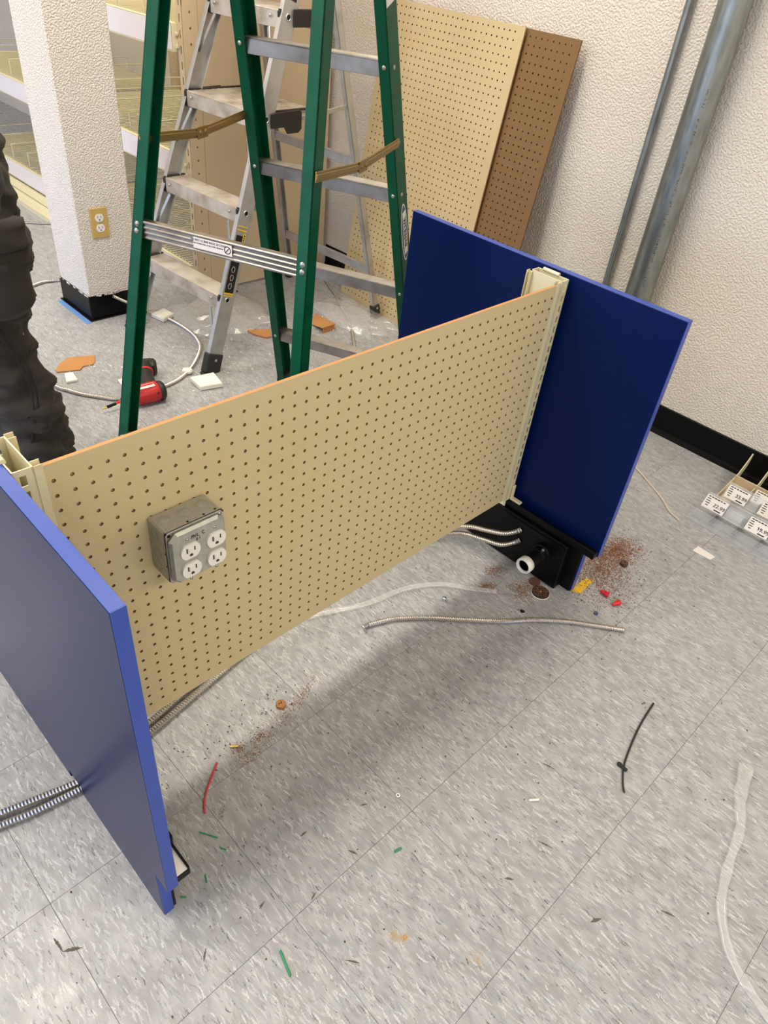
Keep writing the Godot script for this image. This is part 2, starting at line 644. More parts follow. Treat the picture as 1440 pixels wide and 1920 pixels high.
func make_materials() -> void:
	var bump := noise_tex(512, 0.035, 3, 3)
	var splat := noise_tex(512, 0.075, 3, 9, ramp([[0.0, Color(0, 0, 0)], [0.35, Color(0.15, 0.15, 0.15)], [0.65, Color(0.85, 0.85, 0.85)], [1.0, Color(1, 1, 1)]]))
	world_map(mat("wall_paint", hexc(216, 207, 194), 0.62), 2.6, null, splat, 0.2)
	world_map(mat("column_paint", hexc(220, 213, 206), 0.62), 3.0, null, splat, 0.24)
	mat("ceiling_white", hexc(225, 223, 218), 0.9)
	mat("dull_wall", hexc(205, 200, 192), 0.8)
	var fl := mat("vinyl_tile", hexc(224, 227, 233), 0.42)
	fl.albedo_texture = streaks()
	fl.roughness_texture = noise_tex(512, 0.01, 4, 12, ramp([[0.0, Color(0.6, 0.6, 0.6)], [0.6, Color(0.95, 0.95, 0.95)], [1.0, Color(1, 1, 1)]]))
	fl.roughness = 0.37
	mat("tile_bed", hexc(120, 116, 110), 0.9)
	mat("cove_rubber", hexc(9, 8, 8), 0.34, 0.0, 0.3)
	mat("tape_blue", hexc(96, 140, 200), 0.6)
	mat("black_metal", hexc(9, 8, 9), 0.42, 0.0, 0.3)
	mat("dark_gap", hexc(12, 12, 12), 0.9)
	# fixture
	var lam := mat("blue_laminate", hexc(5, 24, 72), 0.3, 0.0, 0.24)
	lam.roughness = 0.3
	mat("blue_edge", hexc(40, 70, 160), 0.35)
	var skin := mat("pegboard_skin", Color(1, 1, 1), 0.5, 0.0, 0.3)
	skin.vertex_color_use_as_albedo = true
	world_map(mat("cream_metal", hexc(212, 204, 170), 0.42), 6.0, null, bump, 0.01)
	world_map(mat("cream_panel", hexc(205, 184, 152), 0.45), 6.0, null, bump, 0.01)
	mat("lavender_strip", hexc(222, 216, 220), 0.4)
	mat("back_grey", hexc(190, 176, 150), 0.5)
	# ladders
	var worn := noise_tex(512, 0.008, 4, 31, ramp([[0.0, Color(0.82, 0.82, 0.82)], [0.5, Color(0.95, 0.95, 0.95)], [1.0, Color(1, 1, 1)]]))
	world_map(mat("green_fibre", hexc(0, 80, 54), 0.42, 0.0, 0.32), 3.0, worn, bump, 0.01, true)
	world_map(mat("aluminium", hexc(192, 190, 188), 0.42, 0.65), 2.0, worn, null, 0.0, true)
	var dirty := noise_tex(512, 0.009, 5, 33, ramp([[0.0, Color(0.74, 0.70, 0.64)], [0.35, Color(0.9, 0.88, 0.85)], [0.6, Color(0.97, 0.96, 0.95)], [1.0, Color(1, 1, 1)]]))
	world_map(mat("aluminium_tread", hexc(208, 202, 194), 0.45, 0.5), 2.0, dirty, null, 0.0, true)
	mat("zinc_brass", hexc(146, 122, 74), 0.34, 0.8)
	world_map(mat("mill_aluminium", hexc(166, 162, 157), 0.36, 0.9), 2.0, dirty, null, 0.0, true)
	mat("zinc_bright", hexc(190, 196, 200), 0.28, 0.9)
	mat("rivet_steel", hexc(170, 168, 165), 0.35, 0.85)
	mat("black_plastic", hexc(30, 28, 28), 0.5)
	mat("ladder_rubber", hexc(34, 33, 32), 0.7)
	mat("label_white", hexc(228, 222, 216), 0.5)
	mat("label_black", hexc(16, 15, 15), 0.4)
	mat("label_yellow", hexc(224, 188, 40), 0.45)
	mat("label_blue", hexc(62, 70, 130), 0.5)
	mat("label_maroon", hexc(46, 16, 22), 0.45)
	mat("ink", hexc(22, 20, 22), 0.7)
	# steel
	var span := noise_tex(512, 0.02, 4, 41, ramp([[0.0, Color(0.72, 0.74, 0.76)], [0.4, Color(0.86, 0.87, 0.87)], [1.0, Color(1, 1, 1)]]))
	world_map(mat("conduit_steel", hexc(168, 171, 168), 0.36, 0.85), 4.0, span, null, 0.0)
	M["conduit_steel"].uv1_scale = Vector3(5.0, 0.8, 5.0)
	world_map(mat("galvanised", hexc(186, 186, 178), 0.38, 0.5), 9.0, noise_tex(256, 0.03, 3, 44, ramp([[0.0, Color(0.9, 0.9, 0.9)], [1.0, Color(1, 1, 1)]])), null, 0.0)
	mat("flex_steel", hexc(205, 198, 188), 0.3, 0.9)
	mat("flex_steel_dull", hexc(172, 166, 156), 0.4, 0.8)
	mat("white_plastic", hexc(232, 230, 224), 0.35)
	mat("ivory_plastic", hexc(196, 164, 98), 0.4)
	mat("slot_dark", hexc(58, 52, 50), 0.7)
	# person
	world_map(mat("trouser_cloth", hexc(50, 44, 39), 0.85), 14.0, noise_tex(256, 0.12, 2, 51, ramp([[0.0, Color(0.8, 0.8, 0.8)], [1.0, Color(1, 1, 1)]])), noise_tex(256, 0.2, 2, 52), 0.02)
	M["trouser_cloth"].rim_enabled = true
	M["trouser_cloth"].rim = 0.25
	mat("trouser_thread", hexc(28, 25, 23), 0.9)
	mat("shirt_cloth", hexc(64, 64, 68), 0.9)
	mat("red_cloth", hexc(160, 44, 52), 0.85)
	mat("skin_tone", hexc(188, 140, 112), 0.55)
	mat("hair_brown", hexc(48, 34, 26), 0.7)
	mat("boot_leather", hexc(40, 32, 26), 0.6)
	mat("eye_white", hexc(225, 222, 216), 0.3)
	# litter
	mat("card_brown", hexc(182, 128, 74), 0.85)
	mat("foam_white", hexc(232, 228, 216), 0.8)
	mat("wood_brown", hexc(158, 108, 66), 0.85)
	mat("disc_brown", hexc(92, 62, 48), 0.85)
	mat("grit_black", hexc(44, 36, 30), 0.9)
	mat("tool_red", hexc(178, 30, 34), 0.4)
	mat("nut_red", hexc(206, 28, 36), 0.4)
	mat("wire_red", hexc(196, 60, 66), 0.4)
	mat("wire_green", hexc(30, 134, 86), 0.4)
	mat("tape_yellow", hexc(220, 176, 34), 0.6)
	mat("paper_white", hexc(226, 220, 216), 0.8)
	mat("cord_cream", hexc(206, 190, 172), 0.6)
	mat("saw_brown", hexc(150, 98, 58), 0.95)
	mat("saw_pale", hexc(212, 176, 118), 0.95)
	mat("brass", hexc(206, 176, 104), 0.3, 0.9)
	mat("scuff_dark", hexc(92, 82, 74), 0.8)
	var film := mat("clear_film", hexc(250, 250, 250, 0.14), 0.12)
	film.transparency = BaseMaterial3D.TRANSPARENCY_ALPHA
	var acr := mat("clear_acrylic", hexc(235, 238, 240, 0.2), 0.08)
	acr.transparency = BaseMaterial3D.TRANSPARENCY_ALPHA
	var pane := mat("window_glass", hexc(240, 245, 250, 0.05), 0.02)
	pane.transparency = BaseMaterial3D.TRANSPARENCY_ALPHA
	mat("frame_grey", hexc(120, 122, 124), 0.5, 0.6)
	var lamp := mat("lamp_diffuser", Color(1, 1, 1), 0.6)
	lamp.emission_enabled = true
	lamp.emission = LAMP
	lamp.emission_energy_multiplier = 1.2
	mat("lamp_housing", hexc(228, 228, 226), 0.6)


# ---------------------------------------------------------------- lights
func ceiling_lights() -> void:
	var rows := [[-2.95, "row over the shelving"], [-0.89, "row behind the pegboard"], [2.75, "row behind the viewer"]]
	var spots := ["fourth from the wall", "third from the wall", "second from the wall", "next to the wall"]
	for r in rows:
		for k in 4:
			var x := -2.55 + 1.3 * k
			var t := thing("ceiling_light", "white ceiling light, %s, %s" % [spots[k], r[1]], "ceiling light", Vector3(x, 2.68, r[0]), "fluorescent ceiling lights")
			var st := mb()
			box(st, Vector3(x - 0.61, 2.70, r[0] - 0.305), Vector3(x + 0.61, 2.749, r[0] + 0.305), 0.006)
			part("housing", st, M.lamp_housing, t)
			st = mb()
			box(st, Vector3(x - 0.585, 2.692, r[0] - 0.28), Vector3(x + 0.585, 2.70, r[0] + 0.28), 0.003)
			part("diffuser", st, M.lamp_diffuser, t)
			var l := AreaLight3D.new()
			l.name = "lamp"
			l.area_size = Vector2(1.16, 0.55)
			l.light_color = LAMP
			l.light_energy = LAMP_E
			l.area_range = 20.0
			l.shadow_enabled = true
			t.add_child(l)
			l.position = Vector3(0, 0.004, 0)
			l.rotation.x = -PI / 2


# ---------------------------------------------------------------- room
const WX := 2.215
const CEIL := 2.75


func room() -> void:
	var st := mb()
	box(st, Vector3(WX, 0, -6.5), Vector3(WX + 0.15, CEIL, 4.2))
	struct("wall_right", st, M.wall_paint, "long cream wall with a rough knocked-down paint texture", "wall")
	st = mb()
	box(st, Vector3(-5.15, 0, -6.65), Vector3(WX + 0.15, CEIL, -6.5))
	struct("wall_back", st, M.dull_wall, "plain far wall at the end of the room beyond the shelving", "wall")
	st = mb()
	box(st, Vector3(-5.15, 0, 4.2), Vector3(WX + 0.15, CEIL, 4.35))
	struct("wall_front", st, M.dull_wall, "plain wall behind where the picture was taken", "wall")
	st = mb()
	for q in [[0.0, 0.5, -6.5, 4.2], [2.45, CEIL, -6.5, 4.2], [0.5, 2.45, -6.5, -5.6], [0.5, 2.45, -2.5, -2.2], [0.5, 2.45, 0.9, 1.2], [0.5, 2.45, 3.6, 4.2]]:
		box(st, Vector3(-5.15, q[0], q[2]), Vector3(-5.0, q[1], q[3]))
	struct("wall_left", st, M.dull_wall, "wall of shop windows far to the side, outside the picture", "wall")
	var wz := [[-5.6, -2.5], [-2.2, 0.9], [1.2, 3.6]]
	for i in 3:
		var a: float = wz[i][0]
		var b: float = wz[i][1]
		st = mb()
		for q in [[0.5, 0.55, a, b], [2.4, 2.45, a, b], [0.55, 2.4, a, a + 0.05], [0.55, 2.4, b - 0.05, b]]:
			box(st, Vector3(-5.11, q[0], q[2]), Vector3(-5.04, q[1], q[3]))
		var w := struct("window_%d" % (i + 1), st, M.frame_grey, "grey framed shop window, number %d from the back of the room" % (i + 1), "window")
		st = mb()
		box(st, Vector3(-5.08, 0.55, a + 0.05), Vector3(-5.074, 2.4, b - 0.05))
		part("pane", st, M.window_glass, w)
	st = mb()
	box(st, Vector3(-5.15, CEIL, -6.65), Vector3(WX + 0.15, CEIL + 0.15, 4.35))
	struct("ceiling", st, M.ceiling_white, "white ceiling carrying the fluorescent lights", "ceiling")
	# cove base along the wall
	st = mb()
	var prof := PackedVector2Array([Vector2(0, 0), Vector2(-0.021, 0), Vector2(-0.020, 0.003), Vector2(-0.010, 0.0065), Vector2(-0.0052, 0.015), Vector2(-0.004, 0.024), Vector2(-0.004, 0.104), Vector2(-0.002, 0.107), Vector2(0, 0.107)])
	prism(st, prof, -1.985, 4.19, Transform3D(Basis(), Vector3(WX, 0, 0)))
	struct("baseboard_right", st, M.cove_rubber, "black rubber cove base running along the foot of the cream wall", "baseboard")
	# column
	var c0 := Vector3(0.936, 0, -2.24)
	var c1 := Vector3(1.166, CEIL, -1.985)
	st = mb()
	box(st, c0, c1, 0.004)
	struct("column", st, M.column_paint, "square white column with rough painted texture standing before the wire shelving", "column")
	st = mb()
	var e := 0.004
	box(st, Vector3(c0.x - e, 0.002, c0.z - e), Vector3(c1.x + e, 0.102, c0.z), 0.001)
	box(st, Vector3(c0.x - e, 0.002, c1.z), Vector3(c1.x + e, 0.102, c1.z + e), 0.001)
	box(st, Vector3(c0.x - e, 0.002, c0.z), Vector3(c0.x, 0.102, c1.z), 0.001)
	box(st, Vector3(c1.x, 0.002, c0.z), Vector3(c1.x + e, 0.102, c1.z), 0.001)
	box(st, Vector3(c0.x - 0.014, 0.0, c0.z - 0.014), Vector3(c1.x + 0.014, 0.004, c1.z + 0.014), 0.002)
	struct("trim_1", st, M.cove_rubber, "black rubber base wrapped around the foot of the white column", "baseboard")
	# ragged paint left along the top of the column's base
	st = mb()
	var xx := c0.x
	while xx < c1.x - 0.01:
		var w := rng.randf_range(0.006, 0.022)
		var hh := rng.randf_range(0.001, 0.006)
		if rng.randf() < 0.75:
			box(st, Vector3(xx, 0.1005 - hh, c1.z + e), Vector3(xx + w, 0.1035, c1.z + e + 0.0008))
		xx += w * 0.8
	var zz := c0.z
	while zz < c1.z - 0.01:
		var w := rng.randf_range(0.006, 0.02)
		if rng.randf() < 0.7:
			box(st, Vector3(c0.x - e - 0.0008, 0.1005 - rng.randf_range(0.001, 0.005), zz), Vector3(c0.x - e, 0.1035, zz + w))
		zz += w
	struct("trim_2", st, M.column_paint, "ragged white paint edge along the top of the column's black base", "paint edge")
	st = mb()
	bbox(st, Transform3D(Basis(Vector3(0, 1, 0), 0.0), Vector3(0.911, 0.0006, -2.1)), Vector3(0.022, 0.0008, 0.27))
	solo("tape_strip", st, M.tape_blue, "strip of blue masking tape on the floor along the white column", "tape")


# ---------------------------------------------------------------- floor
const TS := 0.305
const TX := 0.0985
const TZ := 0.103


func tile_mesh(x0: float, x1: float, z0: float, z1: float, uo: Vector2, st: SurfaceTool) -> void:
	var g := 0.00025
	var b := 0.0004
	var lo := Vector3(x0 + g, -0.003, z0 + g)
	var hi := Vector3(x1 - g, 0.0, z1 - g)
	var v := func(x: float, y: float, z: float) -> void:
		st.set_uv(Vector2(x - x0, z - z0) / 0.61 + uo)
		st.add_vertex(Vector3(x, y, z))
	var q := func(a: Vector3, c: Vector3, d: Vector3, f: Vector3, out: Vector3) -> void:
		var o := [a, c, d, a, d, f]
		if (c - a).cross(d - a).dot(out) > 0.0:
			o = [a, d, c, a, f, d]
		for p in o:
			v.call(p.x, p.y, p.z)
	q.call(Vector3(lo.x + b, 0, lo.z + b), Vector3(hi.x - b, 0, lo.z + b), Vector3(hi.x - b, 0, hi.z - b), Vector3(lo.x + b, 0, hi.z - b), Vector3.UP)
	for s in [[lo.x, lo.x + b, Vector3(-1, 0, 0)], [hi.x, hi.x - b, Vector3(1, 0, 0)]]:
		q.call(Vector3(s[0], -b, lo.z), Vector3(s[0], -b, hi.z), Vector3(s[1], 0, hi.z - b), Vector3(s[1], 0, lo.z + b), s[2] + Vector3.UP)
		q.call(Vector3(s[0], lo.y, lo.z), Vector3(s[0], lo.y, hi.z), Vector3(s[0], -b, hi.z), Vector3(s[0], -b, lo.z), s[2])
	for s in [[lo.z, lo.z + b, Vector3(0, 0, -1)], [hi.z, hi.z - b, Vector3(0, 0, 1)]]:
		q.call(Vector3(lo.x, -b, s[0]), Vector3(hi.x, -b, s[0]), Vector3(hi.x - b, 0, s[1]), Vector3(lo.x + b, 0, s[1]), s[2] + Vector3.UP)
		q.call(Vector3(lo.x, lo.y, s[0]), Vector3(hi.x, lo.y, s[0]), Vector3(hi.x, -b, s[0]), Vector3(lo.x, -b, s[0]), s[2])


func floor_tiles() -> void:
	var st := mb()
	box(st, Vector3(-5.15, -0.12, -6.65), Vector3(WX + 0.15, -0.003, 4.35))
	var fl := struct("floor", st, M.tile_bed, "floor of pale grey streaked vinyl tiles scattered with rubbish", "floor")
	var kinds := []
	for k in 12:
		st = mb()
		tile_mesh(0.0, TS, 0.0, TS, Vector2(rng.randf(), rng.randf()), st)
		st.generate_normals()
		var m := st.commit()
		m.surface_set_material(0, M.vinyl_tile)
		kinds.append(m)
	var rest := mb()
	for i in range(-18, 8):
		for j in range(-23, 15):
			var x0 := TX + i * TS
			var z0 := TZ + j * TS
			var x1 := minf(x0 + TS, WX)
			var z1 := minf(z0 + TS, 4.2)
			if x1 - x0 < 0.02 or z1 - z0 < 0.02:
				continue
			if i >= -4 and j >= -14 and j <= 4:
				if x1 - x0 < TS - 0.001:
					st = mb()
					tile_mesh(x0, x1, z0, z1, Vector2(rng.randf(), rng.randf()), st)
					part("floor_tile", st, M.vinyl_tile, fl)
				else:
					var o := MeshInstance3D.new()
					o.mesh = kinds[rng.randi() % 12]
					o.position = Vector3(x0, 0, z0)
					if rng.randf() < 0.5:
						o.position = Vector3(x0 + TS, 0, z0 + TS)
						o.rotation.y = PI
					hang("floor_tile", o, fl)
			else:
				tile_mesh(maxf(x0, -5.0), x1, maxf(z0, -6.5), z1, Vector2(rng.randf(), rng.randf()), rest)
	var far := part("tile_field", rest, M.vinyl_tile, fl)
	far.set_meta("kind", "stuff")
	# dark rubbed marks
	st = mb()
	for s in [[-0.227, 0.160, -0.225, 0.190, 0.006], [-0.225, 0.190, -0.198, 0.206, 0.008], [0.33, 0.33, 0.345, 0.337, 0.004], [0.44, 0.62, 0.452, 0.635, 0.006], [0.50, 0.78, 0.52, 0.79, 0.008], [0.12, 0.52, 0.135, 0.54, 0.004], [0.20, 0.30, 0.215, 0.30, 0.005], [-0.06, 0.36, -0.045, 0.345, 0.004], [0.14, 0.405, 0.155, 0.40, 0.005], [0.70, 0.52, 0.71, 0.55, 0.004], [0.55, 0.62, 0.56, 0.65, 0.004], [0.62, 0.86, 0.63, 0.885, 0.006], [0.06, 0.355, 0.075, 0.35, 0.005], [0.25, 0.38, 0.26, 0.40, 0.004]]:
		var a := Vector3(s[0], 0.0003, s[1])
		var b := Vector3(s[2], 0.0003, s[3])
		var d := (b - a)
		var side := Vector3(-d.z, 0, d.x).normalized() * float(s[4])
		var n := 7
		for k in n:
			var t0 := float(k) / n
			var t1 := float(k + 1) / n
			var w0 := sin(PI * clampf(t0, 0.06, 0.94)) * rng.randf_range(0.3, 0.7)
			var w1 := sin(PI * clampf(t1, 0.06, 0.94)) * rng.randf_range(0.3, 0.7)
			quad(st, a + d * t0 - side * w0, a + d * t1 - side * w1, a + d * t1 + side * w1 * 0.6, a + d * t0 + side * w0 * 0.6, Vector3.UP)
	var sc := part("scuff_marks", st, M.scuff_dark, fl)
	sc.set_meta("kind", "stuff")


# ---------------------------------------------------------------- wire shelving against the wall
const SX := 1.43
const SB := 2.185


func shelving() -> void:
	var u := thing("shelving_unit", "cream metal shelving frame with slotted posts and flat beige end panel", "shelving", Vector3(1.8, 0, -2.6))
	var holes := []
	var y := 0.03
	while y < 2.2:
		holes.append([y, y + 0.026])
		y += 0.0508
	var pegs := []
	y = 0.06
	while y < 2.2:
		pegs.append([y, y + 0.008])
		y += 0.0508
	for z in [-1.975, -3.22, -4.46]:
		var st := mb()
		# front face looks along -x, side face along +z
		slotted(st, Transform3D(Basis(Vector3(0, 0, 1), Vector3(0, 1, 0), Vector3(-1, 0, 0)), Vector3(SX + 0.02, 0, z - 0.035)), 0.035, 2.2, 0.002, 0.012, 0.019, holes)
		slotted(st, Transform3D(Basis(), Vector3(SX + 0.02, 0, z)), 0.066, 2.2, 0.002, 0.03, 0.037, pegs)
		box(st, Vector3(SX + 0.02, 0, z - 0.037), Vector3(SX + 0.086, 2.2, z - 0.035))
		part("post", st, M.cream_panel, u)
		st = mb()
		slotted(st, Transform3D(Basis(), Vector3(SB - 0.07, 0, z)), 0.07, 2.2, 0.002, 0.022, 0.03, pegs)
		box(st, Vector3(SB - 0.002, 0, z - 0.037), Vector3(SB, 2.2, z - 0.002))
		part("post", st, M.cream_panel, u)
	var st := mb()
	box(st, Vector3(SX + 0.088, 0.012, -1.9795), Vector3(SB - 0.072, 2.2, -1.9765), 0.001)
	part("end_panel", st, M.cream_panel, u)
	for k in 2:
		st = mb()
		var z1 := -2.015 - k * 1.245
		box(st, Vector3(SB - 0.012, 0.1, z1 - 1.2), Vector3(SB - 0.006, 2.2, z1), 0.001)
		part("back_panel", st, M.back_grey, u)
	var names := ["lowest", "middle", "top"]
	for k in 2:
		for i in 3:
			var yt: float = [0.131, 0.587, 1.043][i]
			shelf(yt, -2.012 - 1.244 * k, "%s cream wire shelf of the bay %s" % [names[i], ["beside the flat beige end panel", "past the white column"][k]])
	# loose trim lengths on the floor in front
	for k in 2:
		st = mb()
		var x0: float = [1.365, 1.292][k]
		var prof := PackedVector2Array([Vector2(0, 0), Vector2(0.066, 0), Vector2(0.066, 0.026), Vector2(0.052, 0.026), Vector2(0.048, 0.019), Vector2(0.018, 0.019), Vector2(0.014, 0.026), Vector2(0, 0.026)])
		prism(st, prof, -4.55, -2.62, Transform3D(Basis(), Vector3(x0, 0.0 + 0.002 * (1 - k), 0)), 0.001)
		solo("metal_trim", st, M.cream_metal, "long cream metal trim on the floor, the %s of two below the wire shelf" % ["inner", "outer"][k], "metal trim", "cream trim lengths on the floor")


func shelf(yt: float, z1: float, label: String) -> void:
	var z0 := z1 - 1.195
	var t := thing("wire_shelf", label, "shelf", Vector3(SX, yt - 0.1, (z0 + z1) * 0.5), "cream wire shelves")
	var st := mb()
	# front rail: C shape with a lip
	box(st, Vector3(SX + 0.002, yt - 0.092, z0), Vector3(SX + 0.006, yt - 0.004, z1), 0.001)
	box(st, Vector3(SX, yt - 0.006, z0), Vector3(SX + 0.016, yt, z1), 0.0015)
	box(st, Vector3(SX, yt - 0.095, z0), Vector3(SX + 0.014, yt - 0.089, z1), 0.0015)
	part("front_rail", st, M.cream_metal, t)
	st = mb()
	box(st, Vector3(SX - 0.001, yt - 0.089, z0 + 0.012), Vector3(SX + 0.0015, yt - 0.006, z1 - 0.012), 0.0005)
	part("price_strip", st, M.lavender_strip, t)
	for z in [z0, z1 - 0.003]:
		st = mb()
		box(st, Vector3(SX + 0.006, yt - 0.085, z), Vector3(SB - 0.04, yt - 0.012, z + 0.003), 0.001)
		box(st, Vector3(SX - 0.001, yt - 0.09, z - 0.002), Vector3(SX + 0.019, yt - 0.002, z + 0.0035), 0.001)
		for h in [0.03, 0.07]:
			box(st, Vector3(SX + 0.008, yt - h - 0.012, z - 0.004), Vector3(SX + 0.019, yt - h, z + 0.012), 0.002)
		part("side_bracket", st, M.cream_metal, t)
	st = mb()
	var n := 47
	for i in n:
		var z := z0 + 0.012 + (1.195 - 0.024) * i / (n - 1)
		rod(st, Vector3(SX + 0.01, yt, z), Vector3(SB - 0.03, yt, z), 0.0023, 5)
	part("wires", st, M.cream_metal, t).set_meta("kind", "stuff")
	for i in 8:
		st = mb()
		var x := SX + 0.028 + i * 0.095
		rod(st, Vector3(x, yt - 0.0045, z0 + 0.004), Vector3(x, yt - 0.0045, z1 - 0.004), 0.0028, 6)
		part("cross_wire", st, M.cream_metal, t)
	for i in 5:
		var z := z0 + 0.09 + i * 0.215
		st = mb()
		tube(st, spline([Vector3(SX + 0.03, yt + 0.004, z), Vector3(SX + 0.03, yt + 0.06, z), Vector3(SX + 0.034, yt + 0.071, z), Vector3(SX + 0.045, yt + 0.075, z), Vector3(SX + 0.3, yt + 0.075, z), Vector3(SB - 0.07, yt + 0.075, z), Vector3(SB - 0.058, yt + 0.071, z), Vector3(SB - 0.054, yt + 0.06, z), Vector3(SB - 0.054, yt + 0.004, z)], 3), [0.0028], 6)
		part("divider", st, M.cream_metal, t)


# ---------------------------------------------------------------- display fixture
const GR := 1.206   # inner face of the far end panel
const GL := -0.05   # inner face of the near end panel


func gondola() -> void:
	var g := thing("display_fixture", "half built display fixture: tan pegboard between two blue end panels", "display fixture", Vector3(0.57, 0, -0.1))
	for s in 2:
		var top: float = [0.814, 0.820][s]
		var poly := PackedVector2Array([Vector2(0.507, 0.0), Vector2(-0.252, 0.0), Vector2(-0.252, 0.156), Vector2(-0.290, 0.156), Vector2(-0.290, top), Vector2(0.507, top)])
		if s == 0:
			# mouse hole for the two armoured cables
			poly = PackedVector2Array([Vector2(0.507, 0.0), Vector2(0.102, 0.0), Vector2(0.102, 0.024), Vector2(0.050, 0.024), Vector2(0.050, 0.0)]) + poly.slice(1)
		var st := mb()
		var x0: float = [GL - 0.0195, GR][s]
		# the polygon's x is -z
		prism(st, poly, x0, x0 + 0.0195, Transform3D(Basis(Vector3(0, 0, -1), Vector3(0, 1, 0), Vector3(1, 0, 0)), Vector3.ZERO), 0.0012)
		var p := part("end_panel", st, M.blue_laminate, g)
		st = mb()
		var e := 0.0007
		box(st, Vector3(x0 + 0.0004, top - 0.0002, -0.5065), Vector3(x0 + 0.0191, top + e, 0.2895), 0.0003)
		box(st, Vector3(x0 + 0.0004, 0.157, 0.2895), Vector3(x0 + 0.0191, top + e, 0.290 + e), 0.0003)
		box(st, Vector3(x0 + 0.0004, 0.0005, 0.2515), Vector3(x0 + 0.0191, 0.1555, 0.252 + e), 0.0003)
		part("edge_band", st, M.blue_edge, p)
		p.set_meta("label", ["near blue laminate end panel with a toe notch", "far blue laminate end panel with a toe notch"][s])
	# pegboard
	var skin := Color(0.585, 0.485, 0.29)
	var pm := perforated(Transform3D(Basis(), Vector3(-0.0225, 0.190, 0.0)), 1.187, 0.617, 0.0064, 0.0225, 0.030, 46, 23, 0.0254, 0.0031, 16, skin, Color(0.16, 0.085, 0.035), Color(0.52, 0.25, 0.10))
	mesh_part("pegboard", pm, M.pegboard_skin, g).set_meta("label", "tan painted pegboard with a bare brown edge")
	# uprights: slotted front and back faces, side walls, board channel
	var holes := []
	var y := 0.068
	for k in 22:
		holes.append([y, y + 0.0165])
		y += 0.0254
	for s in 2:
		var x0: float = [-0.0495, 1.163][s]
		var hx: float = [0.008, 0.0125][s]
		var st := mb()
		slotted(st, Transform3D(Basis(), Vector3(x0, 0.188, 0.005)), 0.027, 0.627, 0.002, hx, hx + 0.0085, holes)
		slotted(st, Transform3D(Basis(Vector3(-1, 0, 0), Vector3(0, 1, 0), Vector3(0, 0, -1)), Vector3(x0 + 0.027, 0.188, -0.081)), 0.027, 0.627, 0.002, 0.009, 0.0175, holes)
		box(st, Vector3(x0, 0.17, -0.081), Vector3(x0 + 0.002, 0.815, 0.005))
		box(st, Vector3(x0 + 0.025, 0.17, -0.081), Vector3(x0 + 0.027, 0.815, 0.005))
		part("upright", st, M.cream_metal, g)
		for zz in [0.0, -0.078]:
			st = mb()
			# a small C that holds the board's edge
			var a: float = [x0 + 0.0275, x0 - 0.0005][s]
			var b: float = [a + 0.0125, a - 0.0125][s]
			var w: float = [0.0013, -0.0013][s]
			box(st, Vector3(minf(a, b), 0.19, zz + 0.0002), Vector3(maxf(a, b), 0.812, zz + 0.0016), 0.0004)
			box(st, Vector3(minf(a, b), 0.19, zz - 0.0082), Vector3(maxf(a, b), 0.815, zz - 0.0068), 0.0004)
			box(st, Vector3(minf(a, a + w), 0.19, zz - 0.0082), Vector3(maxf(a, a + w), 0.812, zz + 0.0016), 0.0004)
			part("edge_channel", st, M.cream_metal, g)
		# locking tab at the foot of the slotted face
		st = mb()
		var tx: float = [x0 + 0.010, x0 + 0.020][s]
		box(st, Vector3(tx - 0.006, 0.19, 0.006), Vector3(tx + 0.006, 0.236, 0.012), 0.002)
		box(st, Vector3(tx - 0.006, 0.188, 0.006), Vector3(tx + 0.008, 0.195, 0.042), 0.002)
		part("locking_tab", st, M.cream_metal, g)
		# rolled clip on top of the upright
		st = mb()
		var ox: float = [x0 + 0.001, x0 + 0.026][s]
		rod(st, Vector3(ox, 0.8165, -0.066), Vector3(ox, 0.8165, -0.022), 0.0045, 10)
		part("top_clip", st, M.cream_metal, g)
		# black base: ledge, shoe and plate
		var sg: float = [1.0, -1.0][s]
		var face: float = [GL, GR][s]
		st = mb()
		box(st, Vector3(face, 0.160, -0.46), Vector3(face + sg * 0.024, 0.166, 0.288), 0.001)
		box(st, Vector3(face + sg * 0.021, 0.160, -0.46), Vector3(face + sg * 0.024, 0.184, 0.288), 0.001)
		box(st, Vector3(face, 0.166, 0.23), Vector3(face + sg * 0.024, 0.1762, 0.288), 0.001)
		part("base_ledge", st, M.black_metal, g)
		st = mb()
		if s == 0:
			for q in [[0.002, 0.158, -0.43, -0.108], [0.028, 0.158, -0.108, -0.044], [0.002, 0.158, -0.044, 0.217]]:
				box(st, Vector3(face + sg * 0.006, q[0], q[2]), Vector3(face + sg * 0.034, q[1], q[3]), 0.002)
		else:
			box(st, Vector3(face + sg * 0.006, 0.002, -0.43), Vector3(face + sg * 0.034, 0.158, 0.217), 0.002)
		box(st, Vector3(face + sg * 0.034, 0.132, 0.0), Vector3(face + sg * 0.037, 0.15, 0.21), 0.001)
		box(st, Vector3(face + sg * 0.034, 0.135, 0.01), Vector3(face + sg * 0.0385, 0.147, 0.045), 0.001)
		part("base_shoe", st, M.black_metal, g)
		st = mb()
		box(st, Vector3(face, 0.002, 0.217), Vector3(face + sg * 0.006, 0.158, 0.25), 0.001)
		part("base_plate", st, M.black_metal, g)
	# thin pale plate over the front end of the near black ledge
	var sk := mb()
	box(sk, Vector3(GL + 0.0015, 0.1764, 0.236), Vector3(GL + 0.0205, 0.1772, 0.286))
	part("pale_ledge_plate", sk, M.label_white, g)
	# dust along the black ledge
	var st := mb()
	for k in 160:
		var z := rng.randf_range(0.0, 0.28)
		var x := GR - 0.012 - absf(rng.randfn(0.0, 0.006)) + 0.008
		bbox(st, Transform3D(Basis(Vector3(0, 1, 0), rng.randf() * 3.0), Vector3(minf(x, GR - 0.001), 0.1665, z)), Vector3(0.0016, 0.0012, 0.001) * rng.randf_range(0.5, 1.3))
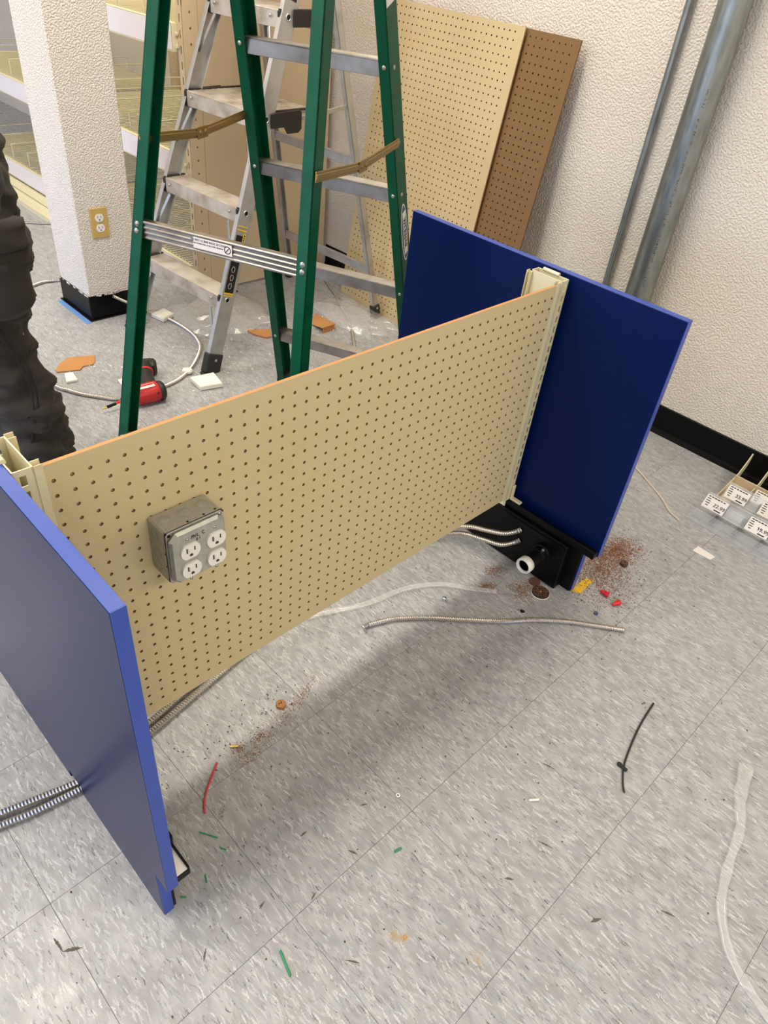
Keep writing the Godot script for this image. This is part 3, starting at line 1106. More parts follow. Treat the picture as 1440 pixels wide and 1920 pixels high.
	part("dust", st, M.saw_brown, g).set_meta("kind", "stuff")


# ---------------------------------------------------------------- leaning boards
func lean(at: Vector3, u: Vector3, v: Vector3) -> Transform3D:
	var y := v.normalized()
	var x := (u - y * u.dot(y)).normalized()
	return Transform3D(Basis(x, y, x.cross(y)), at)


func pegboards() -> void:
	# x of the board runs towards the camera's side, its face looks into the room
	var v := Vector3(0.145, 1.18, 0.02)
	var u := Vector3(-0.045, -0.010, 1.0)
	var w := 0.705
	var t := lean(Vector3(2.045, 0.001, -1.672), u, v)
	# make the face point to -x
	var f := Transform3D(Basis(-t.basis.x, t.basis.y, -t.basis.z), t.origin + t.basis.x * w)
	if f.basis.z.x > 0.0:
		f = t
	var skin := Color(0.545, 0.425, 0.245)
	var mirrored := f.basis.x.dot(u) < 0.0
	var hx := 0.041 if mirrored else w - 0.041 - 25 * 0.0254
	var o := mesh_part("leaning_pegboard", perforated(f, w, 1.19, 0.006, hx, 0.028, 26, 46, 0.0254, 0.0032, 8, skin, Color(0.12, 0.07, 0.03), Color(0.40, 0.22, 0.10)), M.pegboard_skin)
	tag(o, "tan painted pegboard sheet leaning on the cream wall in front of a brown one", "pegboard")
	var w2 := 0.93
	var n := f.basis.z
	var f2 := Transform3D(f.basis, f.origin - n * 0.019)
	if mirrored:
		f2.origin += t.basis.x * (w2 - w)
	f2.origin.y += 0.003
	var b := Color(0.205, 0.118, 0.052)
	var hx2 := 0.032 if mirrored else w2 - 0.032 - 34 * 0.0254
	o = mesh_part("leaning_pegboard", perforated(f2, w2, 1.186, 0.006, hx2, 0.022, 35, 46, 0.0254, 0.0032, 8, b, Color(0.04, 0.02, 0.01), Color(0.18, 0.10, 0.05)), M.pegboard_skin)
	tag(o, "unpainted brown pegboard sheet leaning on the cream wall behind the tan one", "pegboard")


# ---------------------------------------------------------------- conduits on the wall
func conduits_on_wall() -> void:
	var t := thing("steel_conduit", "thick galvanised steel conduit running up the cream wall", "conduit", Vector3(2.163, 0, -0.257))
	var st := mb()
	tube(st, PackedVector3Array([Vector3(2.163, 0.0, -0.257), Vector3(2.163, 1.4, -0.257), Vector3(2.163, 2.75, -0.257)]), [0.0465], 40, true, 1.0, Vector3(1, 0, 0))
	part("pipe", st, M.conduit_steel, t)
	# line of small ink print up the pipe
	st = mb()
	var a := deg_to_rad(212.0)
	var y := 0.52
	while y < 1.12:
		if rng.randf() < 0.8:
			for k in 2 + rng.randi() % 2:
				var aa := a + rng.randf_range(-0.06, 0.06)
				var n := Vector3(cos(aa), 0, -sin(aa))
				var b := Basis(Vector3(0, 1, 0).cross(n), Vector3(0, 1, 0), n)
				bbox(st, Transform3D(b * Basis(Vector3(0, 0, 1), rng.randf() * 3.0), Vector3(2.163, y + rng.randf() * 0.004, -0.257) + n * 0.0466), Vector3(0.0011, rng.randf_range(0.002, 0.005), 0.0003))
		y += rng.randf_range(0.005, 0.0075) if rng.randf() < 0.86 else 0.016
	part("ink_print", st, M.ink, t).set_meta("kind", "stuff")
	t = thing("steel_conduit", "thin galvanised steel conduit running up the wall beside the thick one", "conduit", Vector3(2.198, 0, -0.408))
	st = mb()
	tube(st, PackedVector3Array([Vector3(2.198, 0.0, -0.408), Vector3(2.198, 2.75, -0.408)]), [0.0117], 24, true, 1.0, Vector3(1, 0, 0))
	part("pipe", st, M.conduit_steel, t)
	for h in [0.35, 2.1]:
		st = mb()
		box(st, Vector3(2.2095, h - 0.01, -0.44), Vector3(2.2145, h + 0.01, -0.42), 0.001)
		tube(st, PackedVector3Array([Vector3(2.198, h - 0.01, -0.408), Vector3(2.198, h + 0.01, -0.408)]), [0.0132], 20, true, 1.0, Vector3(1, 0, 0))
		part("strap", st, M.zinc_bright, t)


# ---------------------------------------------------------------- green stepladder
# plan frame: d towards the wall, w along the width
const GO := Vector3(0.8317, 0, -0.6416)
const GPSI := 0.4213


func gp(sec: int, side: float, inn: float, h: float, dd := 0.0) -> Vector3:
	var d := Vector3(cos(GPSI), 0, -sin(GPSI))
	var w := Vector3(sin(GPSI), 0, cos(GPSI))
	var along_d := (0.5765 - 0.3198 * h) if sec == 0 else (-0.4035 + 0.2209 * h)
	var half := (0.2754 - 0.0631 * h) if sec == 0 else (0.2745 - 0.0645 * h)
	return GO + d * (along_d + dd) + w * side * (half - inn) + Vector3(0, h, 0)


# one C-section rail: web outside, two flanges turned in; near is the face towards -d
func c_rail(st: SurfaceTool, p0: Vector3, p1: Vector3, dv: Vector3, wv: Vector3, depth: float, fl: float, th: float) -> void:
	# p0, p1 lie on the outer near corner; wv points inwards
	var ax := (p1 - p0).normalized()
	var d := (dv - ax * dv.dot(ax)).normalized()
	var w := (wv - ax * wv.dot(ax) - d * wv.dot(d)).normalized()
	var o0 := p0 + d * depth * 0.5 + w * th * 0.5
	var o1 := p1 + d * depth * 0.5 + w * th * 0.5
	bar(st, o0, o1, d, th, depth, 0.0012)
	for k in [th * 0.5, depth - th * 0.5]:
		bar(st, p0 + d * k + w * fl * 0.5, p1 + d * k + w * fl * 0.5, d, fl, th, 0.0012)


func rivet(st: SurfaceTool, at: Vector3, n: Vector3, r: float) -> void:
	lathe(st, [Vector2(0, r * 0.5), Vector2(r * 0.55, r * 0.42), Vector2(r * 0.9, r * 0.2), Vector2(r, 0), Vector2(r, -r * 0.3)], 12, aim(at, n), true)


func green_ladder() -> void:
	var t := thing("stepladder", "green fibreglass stepladder with aluminium treads standing open behind the pegboard", "stepladder", GO)
	var d := Vector3(cos(GPSI), 0, -sin(GPSI))
	var w := Vector3(sin(GPSI), 0, cos(GPSI))
	var top := 1.74
	var fl := 0.0277
	for sec in 2:
		for side in [-1.0, 1.0]:
			var st := mb()
			var dep := 0.066 if sec == 0 else 0.042
			c_rail(st, gp(sec, side, 0.0, 0.02), gp(sec, side, 0.0, top), d, w * -side, dep, fl, 0.004)
			var rail := part("rail", st, M.green_fibre, t)
			# foot
			st = mb()
			var f0 := gp(sec, side, 0.016, 0.0, dep * 0.5)
			bbox(st, Transform3D(along(gp(sec, side, 0.016, 0.0), gp(sec, side, 0.016, 0.3), d), f0 + Vector3(0, 0.02, 0)), Vector3(0.038, dep + 0.008, 0.036), 0.003)
			part("rubber_foot", st, M.ladder_rubber, rail)
	# treads
	for k in 5:
		var h := 0.251 + 0.3 * k
		var a := gp(0, -1.0, 0.0045, h, 0.016)
		var b := gp(0, 1.0, 0.0045, h, 0.016)
		var st := mb()
		var dep := 0.046
		var y := 0.034
		var m0 := a + d * dep * 0.5
		var m1 := b + d * dep * 0.5
		bar(st, m0 - Vector3(0, 0.002, 0), m1 - Vector3(0, 0.002, 0), Vector3.UP, dep, 0.004, 0.001)
		for e in [0.0015, dep - 0.0015]:
			bar(st, a + d * e - Vector3(0, y * 0.5, 0), b + d * e - Vector3(0, y * 0.5, 0), Vector3.UP, 0.003, y, 0.001)
		for e in 9:
			var q := 0.004 + e * 0.0047
			bar(st, a + d * q + Vector3(0, 0.0005, 0), b + d * q + Vector3(0, 0.0005, 0), Vector3.UP, 0.0032, 0.002, 0.0006)
		var tr := part("tread", st, M.mill_aluminium, t)
		for side in [-1.0, 1.0]:
			st = mb()
			rivet(st, gp(0, side, 0.014, h - 0.012, -0.0005), -d, 0.0055)
			rivet(st, gp(0, side, 0.0, h - 0.012, 0.03), w * side, 0.0055)
			part("rivet", st, M.rivet_steel, tr)
	# ribbed channels across the rear rails
	for h in [0.30, 0.822, 1.34]:
		var st := mb()
		var hh := 0.036
		var a := gp(1, -1.0, 0.004, h, 0.006)
		var b := gp(1, 1.0, 0.004, h, 0.006)
		var mid := Vector3(0, -hh * 0.5, 0)
		bar(st, a + mid, b + mid, Vector3.UP, 0.0025, hh, 0.0004)
		for e in [0.001, 0.0125, 0.0235, 0.035]:
			bar(st, a - Vector3(0, e, 0) - d * 0.002, b - Vector3(0, e, 0) - d * 0.002, Vector3.UP, 0.005, 0.0065, 0.002)
		bar(st, a + d * 0.009 - Vector3(0, 0.001, 0), b + d * 0.009 - Vector3(0, 0.001, 0), Vector3.UP, 0.02, 0.002, 0.0004)
		var ch := part("rear_rung", st, M.mill_aluminium, t)
		for side in [-1.0, 1.0]:
			for e in [0.006, 0.021]:
				st = mb()
				rivet(st, gp(1, side, 0.013, h - e, -0.0005), -d, 0.0068)
				part("rivet", st, M.rivet_steel, ch)
		if absf(h - 0.822) < 0.01:
			# warning sticker on the near face
			var c := a.lerp(b, 0.47) - d * 0.0058 - Vector3(0, 0.0155, 0)
			st = mb()
			var bs := Basis(w, Vector3.UP, w.cross(Vector3.UP))
			bbox(st, Transform3D(bs, c), Vector3(0.098, 0.024, 0.0008))
			part("warning_sticker", st, M.label_white, ch)
			for q in [[0.0065, 0.0046, "DO NOT CLIMB BACK SECTION"], [-0.0005, 0.0032, "NO SUBIR POR LA SECCION TRASERA"]]:
				var lt := TextMesh.new()
				lt.text = q[2]
				lt.font = font
				lt.font_size = 16
				lt.pixel_size = float(q[1]) / 11.8
				lt.depth = 0.0002
				lt.curve_step = 6.0
				lt.material = M.ink
				var o := MeshInstance3D.new()
				o.mesh = lt
				o.transform = Transform3D(bs, c - d * 0.0006 + w * -0.010 + Vector3(0, q[0], 0))
				hang("lettering", o, ch)
			st = mb()
			var rc := aim(c - d * 0.0005 + w * 0.038, -d)
			lathe(st, [Vector2(0.0068, 0.0004), Vector2(0.0086, 0.0004), Vector2(0.0086, 0)], 20, rc)
			bbox(st, Transform3D(bs * Basis(Vector3(0, 0, 1), -0.7), rc.origin - d * 0.0003), Vector3(0.0016, 0.0145, 0.0004))
			var pr := part("prohibition_mark", st, M.label_maroon, ch)
			pr.set_meta("label", "dark red barred circle on the warning sticker")
	# folding spreaders
	for side in [-1.0, 1.0]:
		var h := 0.985
		var a := gp(1, side, 0.0, h, 0.0)
		var b := gp(0, side, 0.0, h - 0.01, 0.02)
		if side < 0.0:
			a += w * 0.004
			b += w * 0.004
		else:
			a += w * 0.004
			b += w * 0.004
		var mid := a.lerp(b, 0.5) - Vector3(0, 0.018, 0)
		var st := mb()
		bar(st, a, mid, Vector3.UP, 0.003, 0.021, 0.0006)
		bar(st, a + w * 0.002, mid + w * 0.002, Vector3.UP, 0.004, 0.011, 0.0012)
		var lab := "zinc plated folding spreader bar"
		var sp := part("spreader", st, M.zinc_brass, t)
		sp.set_meta("label", lab)
		st = mb()
		bar(st, mid, b, Vector3.UP, 0.003, 0.021, 0.0006)
		bar(st, mid + w * 0.002, b + w * 0.002, Vector3.UP, 0.004, 0.011, 0.0012)
		part("spreader", st, M.zinc_brass, t)
		st = mb()
		var q0 := mid.lerp(a, 0.07)
		var q1 := mid.lerp(b, 0.12)
		bar(st, q0 + w * 0.0035, q1 + w * 0.0035, Vector3.UP, 0.003, 0.027, 0.001)
		for q in [q0.lerp(q1, 0.25), q0.lerp(q1, 0.75)]:
			rivet(st, q + w * 0.005, w, 0.006)
		part("spreader_joint", st, M.zinc_brass, t)
	# top cap
	var st := mb()
	var c := (gp(0, -1.0, 0, top) + gp(1, 1.0, 0, top)) * 0.5 + d * 0.02
	bbox(st, Transform3D(Basis(w, Vector3.UP, w.cross(Vector3.UP)), c + Vector3(0, 0.01, 0)), Vector3(0.36, 0.06, 0.13), 0.012)
	part("top_cap", st, M.green_fibre, t)
	# maker's oval on the outer web of the tread rail, reading downwards
	var p0 := gp(0, 1.0, 0.0, 0.66, 0.033) + w * 0.0006
	var p1 := gp(0, 1.0, 0.0, 0.80, 0.033) + w * 0.0006
	var ax := (p0 - p1).normalized()
	var dn := (d - ax * d.dot(ax)).normalized()
	var nn := ax.cross(-dn)
	if nn.dot(w) < 0.0:
		nn = -nn
	var yv := nn.cross(ax)
	var bo := Basis(ax, yv, nn)
	var cc := p0.lerp(p1, 0.5)
	for e in [[0.175, 0.046, 0.0, "label_white"], [0.166, 0.038, 0.0006, "label_blue"]]:
		st = mb()
		var poly := PackedVector2Array()
		for k in 28:
			var an := TAU * k / 28
			poly.append(Vector2(cos(an) * e[0] * 0.5, sin(an) * e[1] * 0.5))
		prism(st, poly, e[2], e[2] + 0.0005, Transform3D(bo, cc))
		part("maker_label", st, M[e[3]], t)
	st = mb()
	bbox(st, Transform3D(bo, cc + nn * 0.0015), Vector3(0.128, 0.022, 0.0006))
	part("maker_label", st, M.label_white, t)
	letters("lettering", "WERNER", 0.0165, Transform3D(bo, cc + nn * 0.0021), M.ink, t)
	# torn white sticker higher on the same web
	st = mb()
	var s0 := gp(0, 1.0, 0.0, 1.285, 0.03) + w * 0.0008
	bbox(st, Transform3D(bo, s0), Vector3(0.05, 0.05, 0.0006))
	part("torn_sticker", st, M.label_white, t)


# ---------------------------------------------------------------- aluminium stepladder
const AO := Vector3(1.6408, 0, -1.636)
const APSI := 0.0691


func ap(sec: int, side: float, inn: float, h: float, dd := 0.0) -> Vector3:
	var d := Vector3(cos(APSI), 0, -sin(APSI))
	var w := Vector3(sin(APSI), 0, cos(APSI))
	var ad := (-0.6082 + 0.3857 * h) if sec == 0 else (0.318 - 0.22 * h)
	var half := (0.2638 - 0.059 * h) if sec == 0 else (0.3019 - 0.0808 * h)
	return AO + d * (ad + dd) + w * side * (half - inn) + Vector3(0, h, 0)


func silver_ladder() -> void:
	var t := thing("stepladder", "scratched aluminium stepladder with deep treads standing open behind the green ladder", "stepladder", AO)
	var d := Vector3(cos(APSI), 0, -sin(APSI))
	var w := Vector3(sin(APSI), 0, cos(APSI))
	var top := 1.72
	for sec in 2:
		for side in [-1.0, 1.0]:
			var st := mb()
			var dep := 0.062 if sec == 0 else 0.03
			var fl := 0.020 if sec == 0 else 0.022
			c_rail(st, ap(sec, side, 0.0, 0.03), ap(sec, side, 0.0, top), d, w * -side, dep, fl, 0.0035)
			var rail := part("rail", st, M.aluminium, t)
			st = mb()
			var h1 := 0.075 if sec == 0 else 0.05
			var bs := along(ap(sec, side, 0.0, 0.0), ap(sec, side, 0.0, 0.3), d)
			var o := ap(sec, side, 0.010, 0.038, dep * 0.5)
			bbox(st, Transform3D(bs, o), Vector3(0.032, dep + 0.010, h1), 0.004)
			bbox(st, Transform3D(Basis(w, Vector3.UP, w.cross(Vector3.UP)), ap(sec, side, 0.010, 0.006, dep * 0.5)), Vector3(0.034, 0.012, dep + 0.012), 0.003)
			part("rubber_foot", st, M.ladder_rubber, rail)
			st = mb()
			rivet(st, ap(sec, side, -0.0065, 0.05, dep * 0.55), w * side, 0.006)
			part("rivet", st, M.rivet_steel, rail)
	for k in 5:
		var h := 0.283 + 0.2889 * k
		var dep := 0.085 + 0.03 * k * 0.3
		if k == 2:
			dep = 0.26
		if k == 3:
			dep = 0.17
		var a := ap(0, -1.0, 0.020, h, -0.004)
		var b := ap(0, 1.0, 0.020, h, -0.004)
		var st := mb()
		var y := 0.05
		bar(st, a + d * dep * 0.5 - Vector3(0, 0.002, 0), b + d * dep * 0.5 - Vector3(0, 0.002, 0), Vector3.UP, dep, 0.004, 0.0012)
		bar(st, a + d * 0.0015 - Vector3(0, y * 0.5, 0), b + d * 0.0015 - Vector3(0, y * 0.5, 0), Vector3.UP, 0.003, y, 0.001)
		bar(st, a + d * (dep - 0.0015) - Vector3(0, 0.0125, 0), b + d * (dep - 0.0015) - Vector3(0, 0.0125, 0), Vector3.UP, 0.003, 0.025, 0.001)
		for e in 10:
			var q := 0.008 + e * (dep - 0.016) / 9.0
			bar(st, a + d * q + Vector3(0, 0.0004, 0), b + d * q + Vector3(0, 0.0004, 0), Vector3.UP, 0.003, 0.0012, 0.0004)
		var tr := part("tread", st, M.aluminium_tread, t)
		for side in [-1.0, 1.0]:
			st = mb()
			var e: Vector3 = ap(0, side, 0.013, h, -0.006)
			bbox(st, Transform3D(Basis(w, Vector3.UP, w.cross(Vector3.UP)), e + d * 0.005 - Vector3(0, 0.0265, 0)), Vector3(0.013, 0.052, 0.012), 0.002)
			bar(st, e + d * 0.004 + Vector3(0, 0.001, 0), e + d * (dep + 0.002) + Vector3(0, 0.001, 0), Vector3.UP, 0.013, 0.006, 0.001)
			part("end_cap", st, M.black_plastic, tr)
			st = mb()
			rivet(st, ap(0, side, 0.052, h - 0.018, -0.0045), -d, 0.0055)
			part("rivet", st, M.rivet_steel, tr)
			# knee brace under the tread
			st = mb()
			var k0: Vector3 = ap(0, side, 0.058, h - 0.05, 0.006)
			var k1: Vector3 = ap(0, side, 0.012, h - 0.17, 0.016)
			bar(st, k0, k1, d, 0.012, 0.0025, 0.0006)
			bar(st, k0, k1, d, 0.0025, 0.009, 0.0006, 0.005, 0.004)
			part("knee_brace", st, M.zinc_bright, tr)
			# round hole through the web, with its rolled collar
			st = mb()
			var hc: Vector3 = ap(0, side, -0.0002, h - 0.018, 0.031)
			lathe(st, [Vector2(0.0075, 0.001), Vector2(0.0085, 0.0025), Vector2(0.0105, 0.0025), Vector2(0.0115, 0.0)], 18, aim(hc, w * side), true)
			part("collar", st, M.zinc_bright, tr)
			st = mb()
			lathe(st, [Vector2(0, 0.0006), Vector2(0.0078, 0.0006), Vector2(0.0078, 0)], 18, aim(hc, w * side))
			part("bore", st, M.dark_gap, tr)
	# rear rungs
	for h in [0.226, 0.6658, 1.1]:
		var st := mb()
		bar(st, ap(1, -1.0, 0.004, h, 0.006), ap(1, 1.0, 0.004, h, 0.006), Vector3.UP, 0.004, 0.034, 0.001)
		bar(st, ap(1, -1.0, 0.004, h + 0.016, 0.014), ap(1, 1.0, 0.004, h + 0.016, 0.014), Vector3.UP, 0.018, 0.003, 0.001)
		part("rear_rung", st, M.aluminium, t)
	# black spreader grips, and the strut that reaches the rear rail
	for side in [1.0, -1.0]:
		var st := mb()
		var a := ap(0, side, -0.006, 0.835, 0.05)
		var poly := PackedVector2Array([Vector2(0, -0.02), Vector2(0.06, -0.02), Vector2(0.075, -0.042), Vector2(0.125, -0.042), Vector2(0.14, -0.03), Vector2(0.14, 0.022), Vector2(0.13, 0.03), Vector2(0.02, 0.028), Vector2(0, 0.024)])
		prism(st, poly, -0.004, 0.004, Transform3D(Basis(d, Vector3.UP, d.cross(Vector3.UP)), a), 0.001)
		part("spreader_grip", st, M.black_plastic, t)
		st = mb()
		bar(st, a + d * 0.12, ap(1, side, 0.008, 0.86, 0.0), Vector3.UP, 0.004, 0.016, 0.001)
		part("spreader", st, M.zinc_bright, t)
		st = mb()
		var a2 := ap(0, side, -0.005, 1.13, 0.05)
		bar(st, a2, a2 + d * 0.13, Vector3.UP, 0.006, 0.05, 0.002)
		part("spreader_grip", st, M.black_plastic, t)
	var st := mb()
	bbox(st, Transform3D(Basis(w, Vector3.UP, w.cross(Vector3.UP)), AO + d * 0.0 + Vector3(0, top + 0.02, 0) + d * 0.01), Vector3(0.36, 0.05, 0.2), 0.012)
	part("top_cap", st, M.black_plastic, t)
	# stickers on the outer web of the near rail; the long one reads up the rail
	var up := (ap(0, 1.0, 0, 1.0) - ap(0, 1.0, 0, 0.0)).normalized()
	var nn := w
	var xv := up.cross(nn).normalized()
	if xv.dot(d) < 0.0:
		xv = -xv
	nn = xv.cross(up)
	if nn.dot(w) < 0.0:
		nn = -nn
	var bs := Basis(xv, up, xv.cross(up))
	var place := func(h: float, dd: float, lift: float) -> Transform3D:
		return Transform3D(bs, ap(0, 1.0, 0.0, h, dd) + w * (0.0006 + lift))
	for q in [[0.385, 0.21, "label_black", 0.029, 0.040, 0.0], [0.288, 0.006, "label_yellow", 0.029, 0.044, 0.0006], [0.280, 0.004, "label_yellow", 0.029, 0.044, 0.0006], [0.500, 0.005, "label_yellow", 0.029, 0.044, 0.0006], [0.512, 0.004, "label_yellow", 0.029, 0.044, 0.0006], [0.445, 0.09, "label_yellow", 0.045, 0.011, 0.0006], [1.22, 0.09, "label_maroon", 0.03, 0.04, 0.0]]:
		st = mb()
		bbox(st, place.call(q[0], q[3], q[5]), Vector3(q[4], q[1], 0.0008))
		part("sticker", st, M[q[2]], t)
	# small linked hexagons printed on the black sticker
	st = mb()
	for k in 3:
		var hx: Transform3D = place.call(0.315 + k * 0.028, 0.027, 0.0006)
		var ring := PackedVector3Array()
		for j in 7:
			var an := TAU * j / 6.0
			ring.append(hx * Vector3(cos(an) * 0.008, sin(an) * 0.011, 0))
		for j in 6:
			bar(st, ring[j], ring[j + 1], bs.z, 0.0012, 0.0004)
	part("sticker_print", st, M.label_white, t)
	# rows of small print on the yellow strip, too small to read
	st = mb()
	for k in 11:
		if k != 5:
			bbox(st, place.call(0.407 + k * 0.0072, 0.045, 0.0012), Vector3(0.0055, rng.randf_range(0.0035, 0.0055), 0.0004))
	part("small_print", st, M.ink, t)
	st = mb()
	for k in 3:
		bbox(st, place.call(0.405 + k * 0.008, 0.026, 0.0008), Vector3(0.010, 0.0055, 0.0004), 0.0001)
	part("sticker_print", st, M.label_yellow, t)
	var tr0 := Transform3D()
	tr0 = place.call(1.215, 0.026, 0.0008)
	letters("lettering", "DANGER", 0.012, Transform3D(tr0.basis * Basis(Vector3(0, 0, 1), PI / 2), tr0.origin), M.label_white, t)


# ---------------------------------------------------------------- person
func person() -> void:
	var F := Vector3(-0.66, 0, -0.75)
	var R := Vector3(0.75, 0, -0.66)
	var L := Vector3(0.30, 0, -1.024)
	var t := thing("person", "person in dark cargo trousers standing behind the pegboard", "person", L)
	var j := func(f: float, r: float, y: float) -> Vector3: return L + F * f + R * r + Vector3(0, y, 0)
	# the far leg is set forward, the trunk bends forward
	var leg := func(s: float, f: float, y: float) -> Vector3:
		return j.call(f + (0.12 + 0.22 * (1.0 - clampf(y / 0.92, 0.0, 1.0)) if s > 0.0 else 0.0), s, y)
	var hip: float = 0.1025
	var caps := []
	for s in [0.0, 0.205]:
		caps.append([leg.call(s, 0.0, 0.10), leg.call(s, 0.025, 0.49), 0.045, 0.058])
		caps.append([leg.call(s, 0.025, 0.49), j.call(0.03 + 0.5 * s, 0.03 + s * 0.7, 0.90), 0.056, 0.072])
		caps.append([leg.call(s, -0.02, 0.06), leg.call(s, 0.13, 0.045), 0.045, 0.038])
	caps.append([j.call(0.05, hip - 0.06, 0.95), j.call(0.15, hip + 0.06, 0.95), 0.085, 0.085])
	caps.append([j.call(0.12, hip, 0.97), j.call(0.22, hip, 1.12), 0.098, 0.10])
	caps.append([j.call(0.30, hip - 0.07, 1.20), j.call(0.30, hip + 0.07, 1.20), 0.11, 0.11])
	caps.append([j.call(0.40, hip - 0.15, 1.29), j.call(0.40, hip + 0.15, 1.29), 0.055, 0.055])
	caps.append([j.call(0.40, hip, 1.28), j.call(0.52, hip, 1.38), 0.062, 0.054])
	for s in [-1.0, 1.0]:
		var sh: Vector3 = j.call(0.41, hip + s * 0.19, 1.28)
		var el: Vector3 = j.call(0.47, hip + s * 0.225, 1.01)
		var wr: Vector3 = j.call(0.62, hip + s * 0.18, 0.84)
		caps.append([sh, el, 0.052, 0.042])
		caps.append([el, wr, 0.042, 0.028])
	var st := mb()
	nets(st, caps, 0.04, 0.014)
	# head with face, and hands, on finer grids
	var hc: Vector3 = j.call(0.60, hip, 1.46)
	var hd := []
	hd.append([hc + Vector3(0, 0.02, 0) - F * 0.01, hc + Vector3(0, 0.025, 0) - F * 0.025, 0.080, 0.082])
	hd.append([hc + F * 0.025 + Vector3(0, -0.05, 0), hc + F * 0.045 + Vector3(0, -0.085, 0), 0.058, 0.030])
	hd.append([hc + F * 0.075 + Vector3(0, 0.005, 0), hc + F * 0.098 + Vector3(0, -0.03, 0), 0.010, 0.014])
	hd.append([hc + F * 0.068 + R * 0.035 + Vector3(0, 0.022, 0), hc + F * 0.068 - R * 0.035 + Vector3(0, 0.022, 0), 0.013, 0.013])
	hd.append([hc + F * 0.068 + R * 0.02 + Vector3(0, -0.062, 0), hc + F * 0.068 - R * 0.02 + Vector3(0, -0.062, 0), 0.010, 0.010])
	for s in [-1.0, 1.0]:
		hd.append([hc + R * s * 0.082 + Vector3(0, 0.015, 0), hc + R * s * 0.080 + Vector3(0, -0.02, 0), 0.014, 0.009])
	hd.append([hc + Vector3(0, -0.06, 0), hc + Vector3(0, -0.13, 0) - F * 0.02, 0.052, 0.055])
	nets(st, hd, 0.018, 0.006)
	for s in [-1.0, 1.0]:
		var wr: Vector3 = j.call(0.62, hip + s * 0.18, 0.84)
		var dn := (F * 0.62 - Vector3.UP * 0.78).normalized()
		var ac := (F * 0.78 + Vector3.UP * 0.62).normalized()
		var hand := [[wr, wr + dn * 0.085, 0.026, 0.030]]
		for k in 4:
			var b0 := wr + dn * 0.08 + ac * (0.030 - 0.020 * k)
			var ln: float = [0.036, 0.041, 0.038, 0.029][k]
			var b1: Vector3 = b0 + dn * ln - R * s * 0.010
			var b2: Vector3 = b1 + dn * ln * 0.7 - R * s * 0.020
			hand.append([b0, b1, 0.0095, 0.0085])
			hand.append([b1, b2, 0.0085, 0.0075])
		var t0 := wr + dn * 0.025 + ac * 0.024
		hand.append([t0, t0 + dn * 0.035 + ac * 0.026, 0.012, 0.010])
		hand.append([t0 + dn * 0.035 + ac * 0.026, t0 + dn * 0.065 + ac * 0.03 - R * s * 0.01, 0.010, 0.008])
		nets(st, hand, 0.008, 0.0045)
	part("body", st, M.skin_tone, t)
	# hair, eyes
	st = mb()
	nets(st, [[hc + Vector3(0, 0.045, 0) - F * 0.012, hc + Vector3(0, 0.02, 0) - F * 0.04, 0.082, 0.080], [hc + Vector3(0, 0.075, 0) + F * 0.035, hc + Vector3(0, 0.06, 0) - F * 0.05, 0.042, 0.05]], 0.03, 0.008)
	part("hair", st, M.hair_brown, t)
	for s in [-1.0, 1.0]:
		st = mb()
		var e: Vector3 = hc + F * 0.078 + R * s * 0.033 + Vector3(0, 0.004, 0)
		lathe(st, [Vector2(0, 0.006), Vector2(0.006, 0.004), Vector2(0.010, 0)], 14, aim(e, F), true)
		part("eye", st, M.eye_white, t)
		st = mb()
		lathe(st, [Vector2(0, 0.0075), Vector2(0.0045, 0.006)], 12, aim(e, F), true)
		part("iris", st, M.ink, t)
	# trousers
	caps = []
	for s in [0.0, 0.205]:
		caps.append([leg.call(s, 0.0, 0.035), leg.call(s, -0.004, 0.15), 0.086, 0.091])
		caps.append([leg.call(s, -0.004, 0.15), leg.call(s, 0.0, 0.30), 0.089, 0.082])
		caps.append([leg.call(s, 0.0, 0.30), leg.call(s, 0.030, 0.50), 0.082, 0.076])
		caps.append([leg.call(s, 0.030, 0.50), leg.call(s, 0.0, 0.72), 0.076, 0.096])
		caps.append([leg.call(s, 0.0, 0.72), j.call(0.05 + 0.5 * s, s * 0.75 + 0.028, 0.92), 0.096, 0.100])
	caps.append([j.call(0.06, hip - 0.06, 0.95), j.call(0.16, hip + 0.06, 0.95), 0.112, 0.112])
	caps.append([j.call(0.12, hip - 0.05, 1.01), j.call(0.20, hip + 0.05, 1.01), 0.112, 0.112])
	st = mb()
	nets(st, caps, 0.03, 0.010, 0.024)
	var tr := part("trousers", st, M.trouser_cloth, t)
	tr.set_meta("label", "dark brown cargo trousers bunched over the boots")
	# cargo pocket bent round the outside of the near thigh
	var bent := func(called: String, a0: float, a1: float, y0: float, y1: float, r: float, th: float, round_low: bool) -> void:
		var s2 := mb()
		var n := 14
		var m := 8
		var at := func(i: int, k: int, rr: float) -> Vector3:
			var u := float(i) / n
			var v := float(k) / m
			var edge := minf(minf(u, 1.0 - u) * n, minf(v, 1.0 - v) * m)
			var puff := rr + (th * clampf(edge, 0.0, 1.0) if rr > r else 0.0) + 0.004 * sin(u * 9.0 + v * 5.0) * clampf(edge, 0.0, 1.0)
			var a := lerpf(a0, a1, u)
			var y := lerpf(y0, y1, v)
			if round_low:
				y += 0.03 * pow(absf(u * 2.0 - 1.0), 3.0) * (1.0 - v)
			return L + (-R * cos(a) + -F * sin(a)) * puff + Vector3(0, y, 0)
		s2.set_smooth_group(4)
